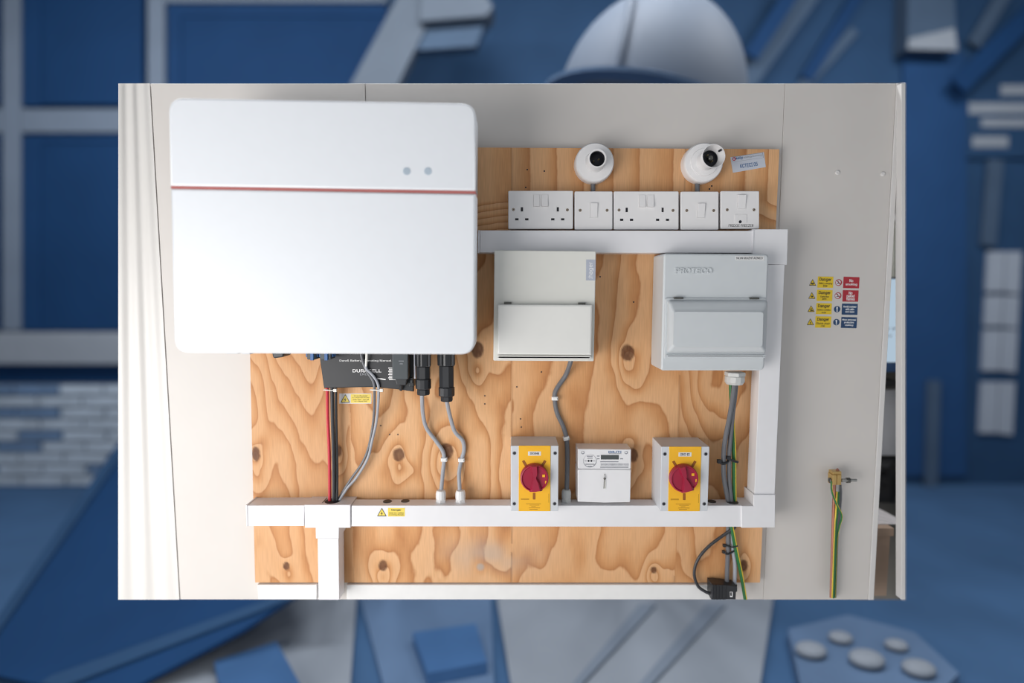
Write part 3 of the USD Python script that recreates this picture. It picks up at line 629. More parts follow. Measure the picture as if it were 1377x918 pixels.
gland('cable_gland', 'pale grey cable gland between the left yellow switch and the meter', 761.6, 657.5, 675.2, 13.6, 0.026, 'gland_grey')
# inverter output cables
solo('cable', cable([(567.5, 524, .07), (567.5, 532, .068), (568.7, 555.7, .03), (573.6, 575.3, .012), (587, 593.6, .007), (595.7, 607, .006), (597, 618.4, .006), (595.4, 636.5, .012), (592.9, 664, .026)], 0.0046), 'cable_light', 'left grey cable from a black connector to a white gland', 'cable')
solo('cable', cable([(600.8, 532, .07), (601.2, 541, .066), (605.5, 560.6, .03), (611.6, 580, .012), (622, 592, .007), (624, 604.7, .006), (620.3, 619, .006), (617.3, 636.5, .012), (618.6, 664, .026)], 0.0046), 'cable_light', 'right grey cable from a black connector to a white gland', 'cable')
clip(596.8, 618.4, 'white cable clip on the left inverter output cable', 8.5, .0115); clip(620.2, 619, 'white cable clip on the right inverter output cable', 8.5, .0115)
gland('cable_gland', 'white cable gland on the trunking, left of the white pair', 592.8, 658.5, 676, 14.6, 0.026, 'gland_white')
gland('cable_gland', 'white cable gland on the trunking, right of the white pair', 619.2, 658.5, 676, 14.6, 0.026, 'gland_white')
def connector(x, ys, ws, label, d=.07):
    t = thing('cable_connector', label, 'connector', at(x, ys[-1], d)); m = MPP(d); c = at(x, ys[0], d)
    zs = [at(x, y, d)[2] for y in ys]; xs = at(x, ys[2], d)[0]; o = np.array([xs, -d, 0])
    names = ['socket_collar', 'body', 'coupling_ring', 'gland_nut']; flats = [10, 8, 12, 8]
    for i in range(4):
        r = ws[i] * m / 2; z0, z1 = zs[i + 1], zs[i]
        part(t, names[i], lathe([(r * .93, z0), (r, z0 + .0015), (r, z1 - .0015), (r * .93, z1)], o, (0, 0, 1), flats=flats[i]), 'black_plastic', 15)
    for dx_ in (-0.3, 0.35):
        part(t, 'latch', pbox(rect(x + dx_ * ws[0] - 1.6, ys[0] + 3, x + dx_ * ws[0] + 1.6, ys[1] + 1), d + ws[0] * m * .42, d + ws[0] * m * .53, 0.0008), 'black_plastic')
connector(569.3, (468, 492, 509, 522.5, 530.5), (22, 19.5, 21, 17.5), 'black cable connector under the inverter, upper-left of the pair')
connector(600.6, (468, 491, 520, 532, 539), (24.5, 20.5, 22, 17), 'black cable connector under the inverter, right and lower of the pair')

# ================================================================== BOOKLET, DONGLE, BATTERY CABLES
t = thing('manual_booklet', 'black manual folder tucked behind the cables under the inverter', 'booklet', at(490, 522, 0))
bk = [(427, 462), (556.5, 462), (556, 526.5), (532, 523.2), (503, 520.4), (475.6, 520.8), (435.4, 521.8)]
part(t, 'cover', slab(ccw(xz(bk, 0.046)), 0.036, 0.046, 0.002, 2), 'booklet_black')
part(t, 'lettering', text('Dura5 Battery Operating Manual', 491.5, 485, 70, 3.6, 0.046), 'ink_white')
part(t, 'lettering', text('DURACELL', 493.5, 498.3, 39, 4.4, 0.046, True), 'ink_white')
part(t, 'lettering', text('ENERGY', 494, 503, 20, 2.8, 0.046), 'ink_grey')
for i in range(8): part(t, 'barcode_bar', pbox(rect(522 + (i % 2), 494 + i * 2.2, 532, 495.3 + i * 2.2), 0.046, 0.0463), 'ink_white')
part(t, 'printed_line', pbox([(507.5, 507.8), (518.5, 509.2), (518.5, 511), (507.5, 509.6)], 0.046, 0.0463), 'ink_white')
t = thing('data_logger', 'dark grey plug-in data logger hanging under the inverter', 'data logger', at(538, 519, .05))
part(t, 'body', pbox(rect(527.2, 466, 548.8, 510.2), 0.045, 0.075, 0.002, 0.003), 'dongle_grey')
part(t, 'side_ridge', pbox(rect(546.6, 466, 549.4, 509), 0.04, 0.070, 0.001), 'black_plastic')
part(t, 'port', pbox([(531, 509), (547.5, 509), (546, 518), (533.5, 518)], 0.05, 0.066, 0.002, 0.002), 'black_plastic')
part(t, 'cable_stub', tube([at(539.5, 517, .058), at(539.2, 524, .05)], 0.0035), 'black_plastic')
for yy_, w_ in ((485.2, 7), (489, 4)): part(t, 'printed_line', pbox(prect(539.5, yy_, w_, 0.8), .075, .0753), 'ink_grey')
t = thing('plug', 'small black plug between the data logger and the left black connector', 'plug', at(552, 520, .03))
part(t, 'body', pbox([(550, 508), (555.5, 506.5), (557, 519), (550, 520)], 0.02, 0.05, 0.002), 'black_plastic')
part(t, 'tab', pbox(rect(551.2, 511, 554.6, 515), 0.05, 0.053, 0.0006), 'dongle_grey')
solo('label_tag', pbox([(556, 470), (558, 470), (558.6, 509), (556.8, 509)], 0.055, 0.058), 'sticker_pale', 'thin pale tag beside the left black connector', 'tag')
solo('cable', cable([(439.5, 508, .026), (440, 522.6, .026), (440.8, 563, .024), (442.5, 599.8, .024), (443.3, 640, .026), (443.3, 676, .028)], 0.0036), 'cable_red', 'red battery cable dropping into the tee fitting', 'cable')
solo('cable', cable([(446.2, 508, .026), (446.6, 522.6, .026), (447.2, 563, .024), (448.4, 599.8, .024), (448.9, 640, .026), (448.9, 676, .028)], 0.0042), 'cable_black', 'thick black battery cable touching the red one', 'cable')
solo('cable', cable([(451.4, 508, .024), (451.6, 522.6, .024), (452.0, 563, .020), (452.9, 599.8, .020), (453.3, 640, .022), (453, 675, .026)], 0.0032), 'cable_black', 'thinner black battery cable, rightmost of the straight bundle', 'cable')
t = thing('cable', 'light grey data cable with a white top, curving down to the tee fitting', 'cable', at(454, 673, .03))
part(t, 'sheath', cable([(493.2, 468, .064), (493, 480, .06), (492.2, 492, .054)], 0.0028), 'cable_white', label='white sleeve')
part(t, 'grey_core', cable([(492.2, 490, .054), (493, 496, .053), (500, 503, .0515), (507.3, 513.8, .0515), (509.2, 527, .046), (506.6, 563, .022), (500.4, 592.4, .02), (494, 617, .018), (479.6, 641.4, .017), (467, 656, .018), (455, 674.5, .024)], 0.0031), 'cable_light')
solo('cable', cable([(484, 468, .056), (488.5, 488, .052), (495.5, 502, .051), (502, 513, .051), (503.6, 527, .044), (502.4, 563, .016), (496, 600, .014), (487, 622.3, .014), (472.6, 643, .014), (461, 661, .014), (453.5, 674, .022)], 0.0030), 'cable_grey', 'dark grey cable beside the light grey data cable', 'cable')
zip_tie('white zip tie holding the red and black battery cables', [(435.5, 524, .026), (441, 524.4, .0315), (447, 524.6, .0318), (450, 524.6, .030)], 0.0015, 'cable_white', (450.8, 524.6, .030), 0.0035)
zip_tie('white zip tie holding the two curving grey cables', [(498, 524, .044), (503, 524.2, .050), (509, 524.5, .051), (512.5, 524.6, .048)], 0.0015, 'cable_white', (513, 524.6, .048), 0.0035)

# ================================================================== STICKERS
def tri(cx_, cy_, w, h): return [(cx_, cy_ - h * .55), (cx_ + w / 2, cy_ + h * .45), (cx_ - w / 2, cy_ + h * .45)]
def bolt(cx_, cy_, s):
    return [(cx_ + .10 * s, cy_ - .5 * s), (cx_ - .28 * s, cy_ + .08 * s), (cx_ - .02 * s, cy_ + .04 * s), (cx_ - .14 * s, cy_ + .5 * s), (cx_ + .26 * s, cy_ - .10 * s), (cx_ + .02 * s, cy_ - .06 * s)]
def hazard(t, cx_, cy_, w, h, d, sym='bolt', y='sticker_yellow'):
    p = part(t, 'hazard_triangle', pbox(tri(cx_, cy_, w, h), d, d + 0.0003, 0, 0.001), 'ink_black')
    part(p, 'triangle_field', pbox(tri(cx_, cy_ + .15, w * .78, h * .78), d + .0003, d + 0.0005, 0, 0.0005), y)
    if sym == 'bolt': part(p, 'flash', slab(ccw(xz(bolt(cx_, cy_ + h * .12, h * .55), d)), d + .0005, d + .0007), 'ink_black')
    elif sym == 'burst': part(p, 'burst', slab(ccw(xz([(cx_ + (1.9 if k % 2 else 0.8) * w / 9.4 * math.cos(k * math.pi / 7), cy_ + 1.0 * w / 9.4 + (1.9 if k % 2 else .8) * w / 9.4 * math.sin(k * math.pi / 7)) for k in range(14)], d)), d + .0005, d + .0007), 'ink_black')
    elif sym == 'battery': part(p, 'battery_sign', cat(pbox(prect(cx_, cy_ + 1.6, 3.8, 2.0), d + .0005, d + .0007), pbox(prect(cx_ - 1.1, cy_ + .2, .8, .9), d + .0005, d + .0007), pbox(prect(cx_ + 1.1, cy_ + .2, .8, .9), d + .0005, d + .0007)), 'ink_black')
    else: part(p, 'spill_sign', cat(pbox(prect(cx_ + .8, cy_ + 2.3, 4.0, 1.2), d + .0005, d + .0007), pbox(prect(cx_ - .3, cy_ + .1, 3, .9, 30), d + .0005, d + .0007), disc(cx_ + .8, cy_ + 1.2, .5, d + .0004, d + .0007, 8, 0)), 'ink_black')
t = thing('warning_sticker', 'yellow and white warning sticker on the board under the black folder', 'sticker', at(478, 542, 0))
part(t, 'backing', pbox(rect(456.2, 528.8, 499.4, 542.6), 0.0, 0.0003), 'sticker_white')
hazard(t, 464.3, 536, 13, 11.5, 0.0003, y='sticker_lemon')
part(t, 'text_panel', pbox(rect(471.6, 529.8, 498.6, 541.6), 0.0003, 0.0005), 'sticker_lemon')
for i, s in enumerate(('Do not disconnect', 'd.c. plugs and sockets', 'under load - turn off', 'a.c. supply first')):
    part(t, 'lettering', text(s, 485.1, 532 + i * 2.5, (18, 23, 22, 17)[i], 1.7, 0.0005), 'ink_black')
t = thing('warning_sticker', 'small yellow Danger sticker on the front of the lower trunking', 'sticker', at(526, 694, TD))
hazard(t, 513.4, 688.8, 13, 11.3, TD, y='sticker_lemon')
part(t, 'text_panel', pbox(rect(521.7, 682.8, 544.4, 694.2), TD, TD + 0.0003), 'sticker_lemon')
part(t, 'lettering', text('Danger', 533, 685.6, 13.5, 3.3, TD + .0003, True), 'ink_black')
for i, s in enumerate(('Solar d.c. cables', 'live during daylight')): part(t, 'lettering', text(s, 533, 689.4 + i * 2.6, 20, 1.8, TD + .0003), 'ink_black')
# the sheet of stickers on the partition
def C(x, y): return (1070 + x / 10.2, 360 + y / 10.2)
rows_y = [([(305, 118), (518, 122), (512, 275), (297, 272)], (232, 203), ('Danger', 'Battery charging', 'area'), 'battery'),
          ([(293, 300), (507, 306), (500, 457), (288, 454)], (222, 383), ('Danger', 'Explosive', 'gases'), 'burst'),
          ([(285, 482), (497, 487), (490, 637), (277, 635)], (212, 563), ('Danger', 'Battery contains', 'acid'), 'spill'),
          ([(273, 663), (490, 668), (482, 823), (265, 820)], (202, 743), ('Danger', 'Electric shock', 'risk'), 'bolt')]
labs = ('top yellow Danger sticker on the partition, reading Battery charging area', 'second yellow Danger sticker on the partition, reading Explosive gases', 'third yellow Danger sticker on the partition, reading Battery contains acid', 'bottom yellow Danger sticker on the partition, reading Electric shock risk')
for (qd, tc, words, sym), lab in zip(rows_y, labs):
    qd = [C(*p) for p in qd]; cxm, cym = np.mean(qd, 0); tcx, tcy = C(*tc)
    t = thing('hazard_sticker', lab, 'sticker', at(cxm, qd[2][1], BD), 'hazard stickers on the partition')
    hazard(t, tcx, tcy, 9.6, 9.0, BD, sym)
    part(t, 'text_panel', pbox(qd, BD, BD + 0.0004, 0, 0.001), 'sticker_yellow')
    part(t, 'lettering', text(words[0], cxm, cym - 3.2, 16, 5.2, BD + .0004, True, -1.2), 'ink_black')
    part(t, 'lettering', text(words[1], cxm, cym + 1.8, {'Explosive': 11}.get(words[1], 17.5), 2.9, BD + .0004, False, -1.2), 'ink_black')
    part(t, 'lettering', text(words[2], cxm - .4, cym + 5.0, 5.4, 2.5, BD + .0004, False, -1.2), 'ink_black')
rows_r = [([(658, 122), (876, 128), (868, 282), (650, 278)], (590, 202), ('No', 'smoking'), 'sticker_red', 'red No smoking sticker at the top of the partition set'),
          ([(648, 305), (864, 310), (856, 465), (641, 463)], (582, 382), ('No', 'naked', 'flames'), 'sticker_red', 'red No naked flames sticker, second in the partition set'),
          ([(636, 490), (853, 494), (846, 645), (630, 642)], (568, 567), ('Avoid contact', 'with skin', 'and eyes'), 'sticker_navy', 'navy sticker on the partition reading Avoid contact with skin and eyes'),
          ([(628, 673), (843, 679), (835, 828), (620, 824)], (558, 745), ('Wear personal', 'protective', 'clothing'), 'sticker_navy', 'navy sticker on the partition reading Wear personal protective clothing')]
for qd, tc, words, m, lab in rows_r:
    qd = [C(*p) for p in qd]; cxm, cym = np.mean(qd, 0); tcx, tcy = C(*tc); red = m == 'sticker_red'
    t = thing('safety_sticker', lab, 'sticker', at(cxm, qd[2][1], BD), 'safety stickers on the partition')
    part(t, 'text_panel', pbox(qd, BD, BD + 0.0004, 0, 0.001), m)
    n_ = len(words)
    for i, s in enumerate(words):
        w_ = {'No': 5, 'smoking': 15.5, 'naked': 10.5, 'flames': 11.5, 'Avoid contact': 17.5, 'with skin': 11.5, 'and eyes': 12, 'Wear personal': 18.5, 'protective': 13, 'clothing': 11}[s]
        part(t, 'lettering', text(s, cxm, cym + (i - (n_ - 1) / 2) * (5.2 if n_ == 2 else 4.0 if red else 3.6), w_, 4.0 if red else 2.9, BD + .0004, True, -1.2), 'ink_white')
    if red:
        p = part(t, 'prohibition_disc', disc(tcx, tcy, 4.2, BD, BD + .0003, 28, 0), 'sticker_white')
        part(p, 'prohibition_ring', cut(disc(tcx, tcy, 4.4, BD + .0002, BD + .0006, 28, 0), disc(tcx, tcy, 3.5, BD - .001, BD + .002, 24, 0)), 'sticker_red')
        part(p, 'prohibition_bar', pbox(prect(tcx, tcy, 7.4, .8, -45), BD + .0005, BD + .0008), 'sticker_red')
        part(p, 'pictogram', cat(pbox(prect(tcx, tcy + .9, 4.4, .9, 10), BD + .0003, BD + .0005), pbox(prect(tcx - .5, tcy - 1.0, .9, 3, 20), BD + .0003, BD + .0005)), 'ink_black')
    else:
        p = part(t, 'mandatory_disc', disc(tcx, tcy, 4.3, BD, BD + .0003, 28, 0), 'sticker_navy')
        part(p, 'exclamation_mark', cat(pbox([(tcx - 1.0, tcy - 3), (tcx + 1.0, tcy - 3), (tcx + .55, tcy + 1.2), (tcx - .55, tcy + 1.2)], BD + .0003, BD + .0005), disc(tcx, tcy + 2.4, .85, BD + .0002, BD + .0005, 12, 0)), 'ink_white')

# ================================================================== ISOLATORS
def isolator(q, lab, legend, ang, d=0.08):
    """q: front corners TL TR BR BL in the picture"""
    q = np.array(q, float); t = thing('rotary_isolator', lab, 'isolator switch', at(q[:, 0].mean(), q[2, 1], 0))
    U = lambda s, v: tuple((1 - s) * (1 - v) * q[0] + s * (1 - v) * q[1] + s * v * q[2] + (1 - s) * v * q[3])
    part(t, 'enclosure', pbox(q, 0.0, d, 0.0012, 0.001), 'isolator_grey')
    pl = part(t, 'yellow_plate', pbox([U(.167, .002), U(.832, .002), U(.832, .998), U(.167, .998)], d, d + .0012, .0004), 'isolator_yellow')
    for s, v in ((.075, .115), (.925, .115), (.072, .885), (.922, .885)):
        p = part(t, 'screw_recess', disc(*U(s, v), 2.7, d, d + .0004, 18, 0), 'ink_grey'); part(p, 'screw', disc(*U(s + .004, v), 1.9, d + .0003, d + .0008, 14, 0), 'slot_black')
    k = U(.5, .503); e = d + .0012
    for (dx, dy, rot) in ((-13.2, -20.5, -60), (12.2, -20.5, 60), (-.6, 23.5, 90)):
        part(pl, 'position_slot', pbox(prect(k[0] + dx, k[1] + dy, 9, 3.6, rot), e - .0004, e + .0003, 0, .0012), 'isolator_brown')
    r = 19.6 * MPP(e + .014)
    o = at(k[0], k[1], e + .014).copy(); o[1] = -e
    kn = part(t, 'knob', lathe([(r * 1.0, 0), (r * 1.0, .010), (r * .96, .0135), (r * .90, .014), (r * .84, .0115), (r * .3, .0105)], o, (0, -1, 0), 48), 'crimson', 40)
    # grip: a waisted ridge across the knob
    a = math.radians(ang); cs, sn = math.cos(a), math.sin(a)
    def gp(sc, w): 
        p = np.array([(-.17 * w, .93), (.20 * w, .93), (.20 * w, .35), (.10 * w, .05), (.26 * w, -.35), (.36 * w, -.90), (-.30 * w, -.92), (-.16 * w, -.4), (-.05 * w, .05), (-.13 * w, .40)]) * r * sc
        return ccw(np.column_stack([o[0] + p[:, 0] * cs - p[:, 1] * sn, o[2] + p[:, 0] * sn + p[:, 1] * cs]))
    part(kn, 'grip', loft([gp(1.0, 1.5), gp(1.0, 1.25), gp(.97, .95)], [-(e + .009), -(e + .016), -(e + .019)]), 'crimson', 25)
    for (dx, dy, w_, h_) in ((12.6, -3.0, 3.6, 3.6), (15.2, 6.2, 2.2, 4.2)):
        xx_, zz_ = dx * MPP(e), -dy * MPP(e); c = np.array([o[0] + xx_ * cs - zz_ * sn, o[1], o[2] + xx_ * sn + zz_ * cs]); h2 = np.array([w_, 0, h_]) * MPP(e) / 2
        part(kn, 'position_mark', box(c - h2 - [0, .0125, 0], c + h2 - [0, .0110, 0]), 'isolator_yellow')
    p = part(pl, 'name_label', pbox([U(.36, .088), U(.63, .088), U(.63, .152), U(.36, .152)], e, e + .0003), 'sticker_white')
    part(p, 'lettering', text(legend, *U(.495, .12), 12.5 if len(legend) > 5 else 8, 3.2, e + .0003, True), 'ink_black')
    # fine print too small to read: short rules
    rr_ = random.Random(5)
    for i in range(5): part(pl, 'fine_print', pbox(prect(*U(.48 + .02 * (i % 2), .885 + i * .021), (20, 13, 6, 15, 11)[i], .9), e, e + .0002), 'yellow_ink')
    part(pl, 'fine_print', pbox(prect(*U(.30, .815), 11, 2.0), e, e + .0002), 'yellow_ink')
    part(pl, 'fine_print', pbox(prect(*U(.51, .055), 26, 1.8), e, e + .0003), 'isolator_yellow')
    part(pl, 'fine_print', pbox(prect(*U(.80, .80), .8, 12), e, e + .0002), 'yellow_ink')
    return t
isolator([(686.8, 599), (751.2, 599), (750.6, 687.3), (686.8, 687.3)], 'yellow and grey isolator with red rotary knob, left of the meter', 'ISO/NB', 3)
isolator([(889.3, 600.3), (954.2, 600.3), (951.6, 687.4), (887.8, 687.4)], 'yellow and grey isolator with red rotary knob, right of the meter', 'ISO II', 14)

# ================================================================== METER
t = thing('electricity_meter', 'white electricity meter with a small dark display, between the isolators', 'meter', at(812, 675, 0)); d = 0.048
part(t, 'case', pbox([(777.2, 603.4), (848.8, 604), (848.4, 631), (777, 630.4)], 0.0, d, 0.0018, [0.004, 0.004, 0, 0]), 'meter_white')
part(t, 'terminal_cover', pbox([(776.8, 630.8), (848.6, 631.3), (847.6, 675.3), (812, 675.9), (777.2, 674.6)], 0.0, d + 0.003, 0.0018, [0, 0, 0.004, 0, 0.004]), 'meter_white')
part(t, 'display', pbox(rect(808, 611.6, 832, 617.6), d, d + .0006), 'lcd')
p = part(t, 'optical_port', cut(disc(793.3, 619.6, 9.2, d - .0005, d + .0006, 36, 0), disc(793.3, 619.6, 8.7, d - .002, d + .003, 36, 0)), 'ink_grey')
for x in (791.5, 795.2): part(p, 'port_eye', disc(x, 619.5, 1.35, d - .0005, d + .0006, 14, 0), 'slot_black')
part(t, 'lettering', text('EMLITE', 827, 607.4, 18, 3.2, d, True), 'ink_blue')
for (x, y, w_, h_) in ((793, 613.2, 8, 1.4), (793.3, 615.8, 7, 1.3), (787.5, 619.6, 3, 1), (799, 619.6, 3, 1), (793.3, 624, 12, 1.3), (793.3, 626.5, 5, 1), (804.5, 613, 3.6, 1.4), (804.5, 616.6, 3.6, 1.4), (835.8, 616.6, 4, 1.4), (819.4, 620.6, 24.5, 1.3), (826, 628, 38, 1.5), (827, 609.8, 17, .7)):
    part(t, 'fine_print', pbox(prect(x, y, w_, h_), d, d + .0002), 'ink_grey')
bars = [pbox(prect(808 + i * 0.95, 624.3, 0.36 + 0.3 * RNG.random(), 3.0), d, d + .0002) for i in range(40)]
part(t, 'barcode', cat(*bars), 'ink_grey', False)
for x in (783.8, 842): part(t, 'fixing_screw', cut(disc(x, 608.4, 2.3, d - .0004, d + .0006, 16, 0), disc(x, 608.4, 1.5, d - .002, d + .003, 14, 0)), 'ink_grey')
p = part(t, 'seal_screw', disc(813.2, 643.6, 1.6, d + .003, d + .0055, 12), 'steel_dark')
part(p, 'seal_wire', tube([at(813, 637, d + .004), at(813.6, 641, d + .006), at(812.4, 645, d + .006), at(812, 656.5, d + .004)], .0007, 6), 'steel_dark')
part(p, 'seal_tag', pbox([(812.6, 646), (814.8, 646), (814.4, 657), (813, 657)], d + .003, d + .0045, .0004), 'cable_white')

# ================================================================== LOWER RIGHT: cables and black junction box
solo('cable', cable([(989, 707, .02), (985.5, 711, .02), (975.4, 717.5, .016), (953, 734.4, .012), (938.8, 751.4, .011), (933.5, 769.7, .011), (938, 786.7, .014), (948, 795, .02), (960, 799.5, .024)], 0.0036), 'cable_black', 'thin black cable looping left below the lower trunking', 'cable')
solo('cable', cable([(979.4, 705, .012), (979, 712, .012), (978.6, 742, .009), (977.8, 765, .010), (977, 792, .018)], 0.0050), 'cable_grey', 'grey cable from the trunking to the black junction box, left of two', 'cable')
solo('cable', cable([(984, 705, .012), (984.5, 714, .012), (985.4, 738, .008), (988.2, 760, .009), (987.4, 794, .016)], 0.0044), 'cable_light', 'grey cable from the trunking to the black junction box, bowing right', 'cable')
gy_cable('earth_cable', 'green earth cable slanting down right past the black junction box', [(983, 705, .02), (984.8, 714, .02), (989.7, 739.7, .014), (996.3, 771, .013), (1002, 805, .018)], 0.0040)
zip_tie('black zip tie around the grey and green cables, upper of two below the trunking', [(974.5, 733, .016), (979, 734, .017), (986, 735.5, .018), (992, 733.5, .019)], 0.0018, 'black_plastic', (974, 733, .014), 0.0032)
zip_tie('black zip tie around the left grey cable, lower of two below the trunking', [(972.5, 741, .010), (976, 744.5, .016), (981, 744, .015), (987, 740.5, .013)], 0.0022, 'black_plastic', (973, 741.5, .011), 0.0032)
t = thing('junction_box', 'black junction box on the skirting at the lower right', 'junction box', at(973, 806, 0.006))
part(t, 'body', pbox([(956.6, 784.5), (990.6, 788), (989.5, 806), (956.8, 806)], 0.006, 0.035, 0.002), 'black_plastic')
part(t, 'lid', pbox([(957.6, 786), (976, 786.5), (976, 806), (957.6, 806)], 0.035, 0.038, 0.001), 'black_plastic')
for x in (960.5, 964.5, 968.5, 972.5): part(t, 'rib', pbox(rect(x - .5, 786.5, x + .5, 806), .038, .040), 'black_plastic')
for x, y in ((977, 787), (987.5, 789)): part(t, 'cable_entry', tube([at(x, y + 5, .018), at(x, y - 3, .018)], .0062, 12), 'black_plastic')
part(t, 'mark', cut(pbox(prect(983.4, 799, 3.6, 7), .035, .0354), pbox(prect(983.4, 799, 2.2, 5), .034, .037)), 'ink_white')

# ================================================================== EARTH CLAMP on the partition
t = thing('earth_clamp', 'brass earth clamp with a side bolt on a copper pipe, on the partition', 'earth clamp', at(1125, 652, BD)); d = 0.02
part(t, 'block', pbox([(1119.8, 638.5), (1125.4, 638.5), (1125.4, 652), (1119.6, 652)], d - .020, d, .001), 'brass')
part(t, 'block', pbox([(1125.9, 638.5), (1131.8, 638.5), (1131.2, 652), (1125.9, 652)], d - .020, d, .001), 'brass')
part(t, 'bridge', pbox([(1120.2, 634), (1131.6, 634), (1131.8, 638.6), (1119.8, 638.6)], d - .022, d - .004, .001), 'brass')
zc = at(1125, 645.5, .01)[2]
def hbar(x0, x1, yy_, r, fl=None): 
    a, b = at(x0, yy_, .01), at(x1, yy_, .01); return lathe([(r * .9, 0), (r, .0006), (r, b[0] - a[0] - .0006), (r * .9, b[0] - a[0])], np.array([a[0], -.01, zc]), (1, 0, 0), 16, fl)
part(t, 'bolt_head', hbar(1115, 1119.6, 645, .0066, 6), 'steel_dark')
part(t, 'nut', hbar(1131.6, 1138.2, 645, .0045, 6), 'steel')
part(t, 'washer', hbar(1138, 1142.8, 645, .0062), 'steel_dark')
part(t, 'threaded_rod', hbar(1142.8, 1151.8, 645, .0034), 'steel')
pl_ = lambda x, y, dd: at(x, y, dd)
t = thing('copper_pipe', 'thin copper pipe held upright in the brass clamp', 'pipe', at(1120, 804, 0.004))
part(t, 'pipe', tube([at(1122.2, 650, .006), at(1120.6, 690, .006), at(1117.5, 803, .006)], .0034, 12), 'copper')
part(t, 'pipe_end', lathe([(.0068, -.004), (.0062, .004), (.0022, .0105), (.0008, .012)], at(1126, 636, .006), (0, 0, 1), 14), 'copper')
t = gy_cable('earth_cable', 'thick green and yellow earth cable hanging below the brass clamp', [(1126.6, 655, .006), (1126.2, 664, .006), (1124.6, 690, .006), (1122.8, 712, .006), (1119.5, 803, .006)], .0044, side=-1)
part(t, 'lug', tube([at(1126.4, 651, .008), at(1126.2, 660, .008)], .0046, 10), 'steel')
gy_cable('earth_wire', 'thin yellow and green earth wire curling beside the brass clamp', [(1118, 647, .016), (1118.6, 660, .02), (1124.7, 677, .022), (1131, 690, .018), (1131.4, 698, .014), (1128.4, 708, .008), (1125, 730, .002), (1122.5, 803, .002)], .0020)
solo('cable', cable([(1130, 652, .0), (1130.6, 664, -.006), (1129, 690, -.010), (1126, 720, -.0115), (1123, 803, -.0115)], .0028), 'cable_grey', 'thin grey cable running down the partition under the brass clamp', 'cable')

# ================================================================== SLICE OF THE NEXT ROOM (right of the partition)
RD = RB + 0.002
t = thing('window_1', 'pale shuttered window of the next room, above the monitor', 'window', at(1198, 372, RD), kind='structure')
part(t, 'head_rail', pbox(rect(1165, 288, 1212.6, 296), RB, RB + .06, .001), 'wall_trim')
for i in range(5):
    x = 1171 + i * 8.6; part(t, 'slat', pbox(rect(x, 297, x + 7.6, 374), RB, RB + .012 + .004 * (i % 2), .002), 'slat_cream')
t = thing('monitor', 'flat monitor with a pale blue page, seen past the partition edge', 'monitor', at(1195, 500, -.26))
part(t, 'bezel', pbox(rect(1160, 372.5, 1211.4, 500.5), -.29, -.262, .001), 'screen_body')
part(t, 'screen', pbox(rect(1161, 375, 1211.2, 487), -.262, -.2612), 'screen_glow')
part(t, 'lettering', text('powered by grid', 1186, 441.3, 50, 6.4, -.2612), 'ink_grey')
part(t, 'lettering', text('(6)', 1196.5, 451.3, 5.5, 5.5, -.2612), 'ink_grey')
part(t, 'chin', pbox(rect(1160.5, 488, 1211.2, 500), -.262, -.2605), 'sticker_navy')
part(t, 'wall_mount', pbox(rect(1166, 400, 1205, 470), RB, -.29), 'screen_body')
solo('equipment_shelf', pbox([(1160, 512), (1204, 510.5), (1211.3, 513), (1211.3, 520), (1160, 520)], RB, -.27, .002), 'black_cloth', 'thin black shelf below the monitor of the next room', 'shelf')
solo('wall_panel', pbox(rect(1160, 524, 1211.3, 612), RB, RB + .01), 'blue_grey' if False else 'inverter_grey', 'plain grey panel under the black shelf of the next room', 'panel')
# black coat bundle
gv = []
nn = 14
for j in range(nn + 1):
    for i in range(nn + 1):
        x, y = 1150 + 61 * i / nn, 614 + 62 * j / nn; edge_ = min(i, nn - i, j, nn - j) / 3.0
        gv.append(at(x, y, RB + .004 + .05 * min(1, edge_) + .035 * (meshkit.noise(np.array([i * .55, j * .8, 3.3]), 3) - .5) * min(1, edge_)))
gf = []
for j in range(nn):
    for i in range(nn):
        a = j * (nn + 1) + i; gf += [[a, a + nn + 1, a + nn + 2], [a, a + nn + 2, a + 1]]
solo('coat', trimesh.Trimesh(np.array(gv), gf, process=False), 'black_cloth', 'crumpled black coat above the brown desk of the next room', 'coat', smooth=True)
dz0 = at_z(1195, 690, 0)[2]
p0 = at(1185, 667, -.30); zt_ = p0[2]
desk = [p for p in (at_z(1150, 667, zt_), at_z(1196, 667, zt_), at_z(1211.0, 675.5, zt_), at_z(1211.0, 707, zt_), at_z(1150, 707, zt_))]
def zslab(pts, z0, z1):
    """a flat slab with the given plan"""
    p = ccw(np.array([[q_[0], q_[1]] for q_ in pts])); k = len(p)
    v = np.vstack([np.column_stack([p, np.full(k, z0)]), np.column_stack([p, np.full(k, z1)])]); c = cap(p)
    i = np.arange(k); j = (i + 1) % k
    return trimesh.Trimesh(v, np.vstack([c[:, ::-1], c + k, np.column_stack([i, j, j + k]), np.column_stack([i, j + k, i + k])]), process=False)
xr = at(1211.3, 690, -.06)[0]; xl = xr - 0.16
t = thing('desk', 'brown wooden desk of the next room, right of the partition', 'desk', (xl, .3, zt_))
part(t, 'desk_top', box((xl, .075, zt_ - .02), (xr - .004, .33, zt_)), 'desk_brown')
part(t, 'front_panel', box((xl, .085, at(1195, BOT, -.07)[2] + .002), (xr - .006, .10, zt_ - .02)), 'desk_brown')
t = thing('paper_sheet', 'printed paper sheet lying on the brown desk', 'paper', (xl, .2, zt_))
pa = [at_z(1160, 694, zt_), at_z(1176, 681, zt_), at_z(1211, 699, zt_), at_z(1207, 705, zt_), at_z(1165, 705, zt_)]
part(t, 'sheet', zslab(pa, zt_ + .0002, zt_ + .0012), 'paper')
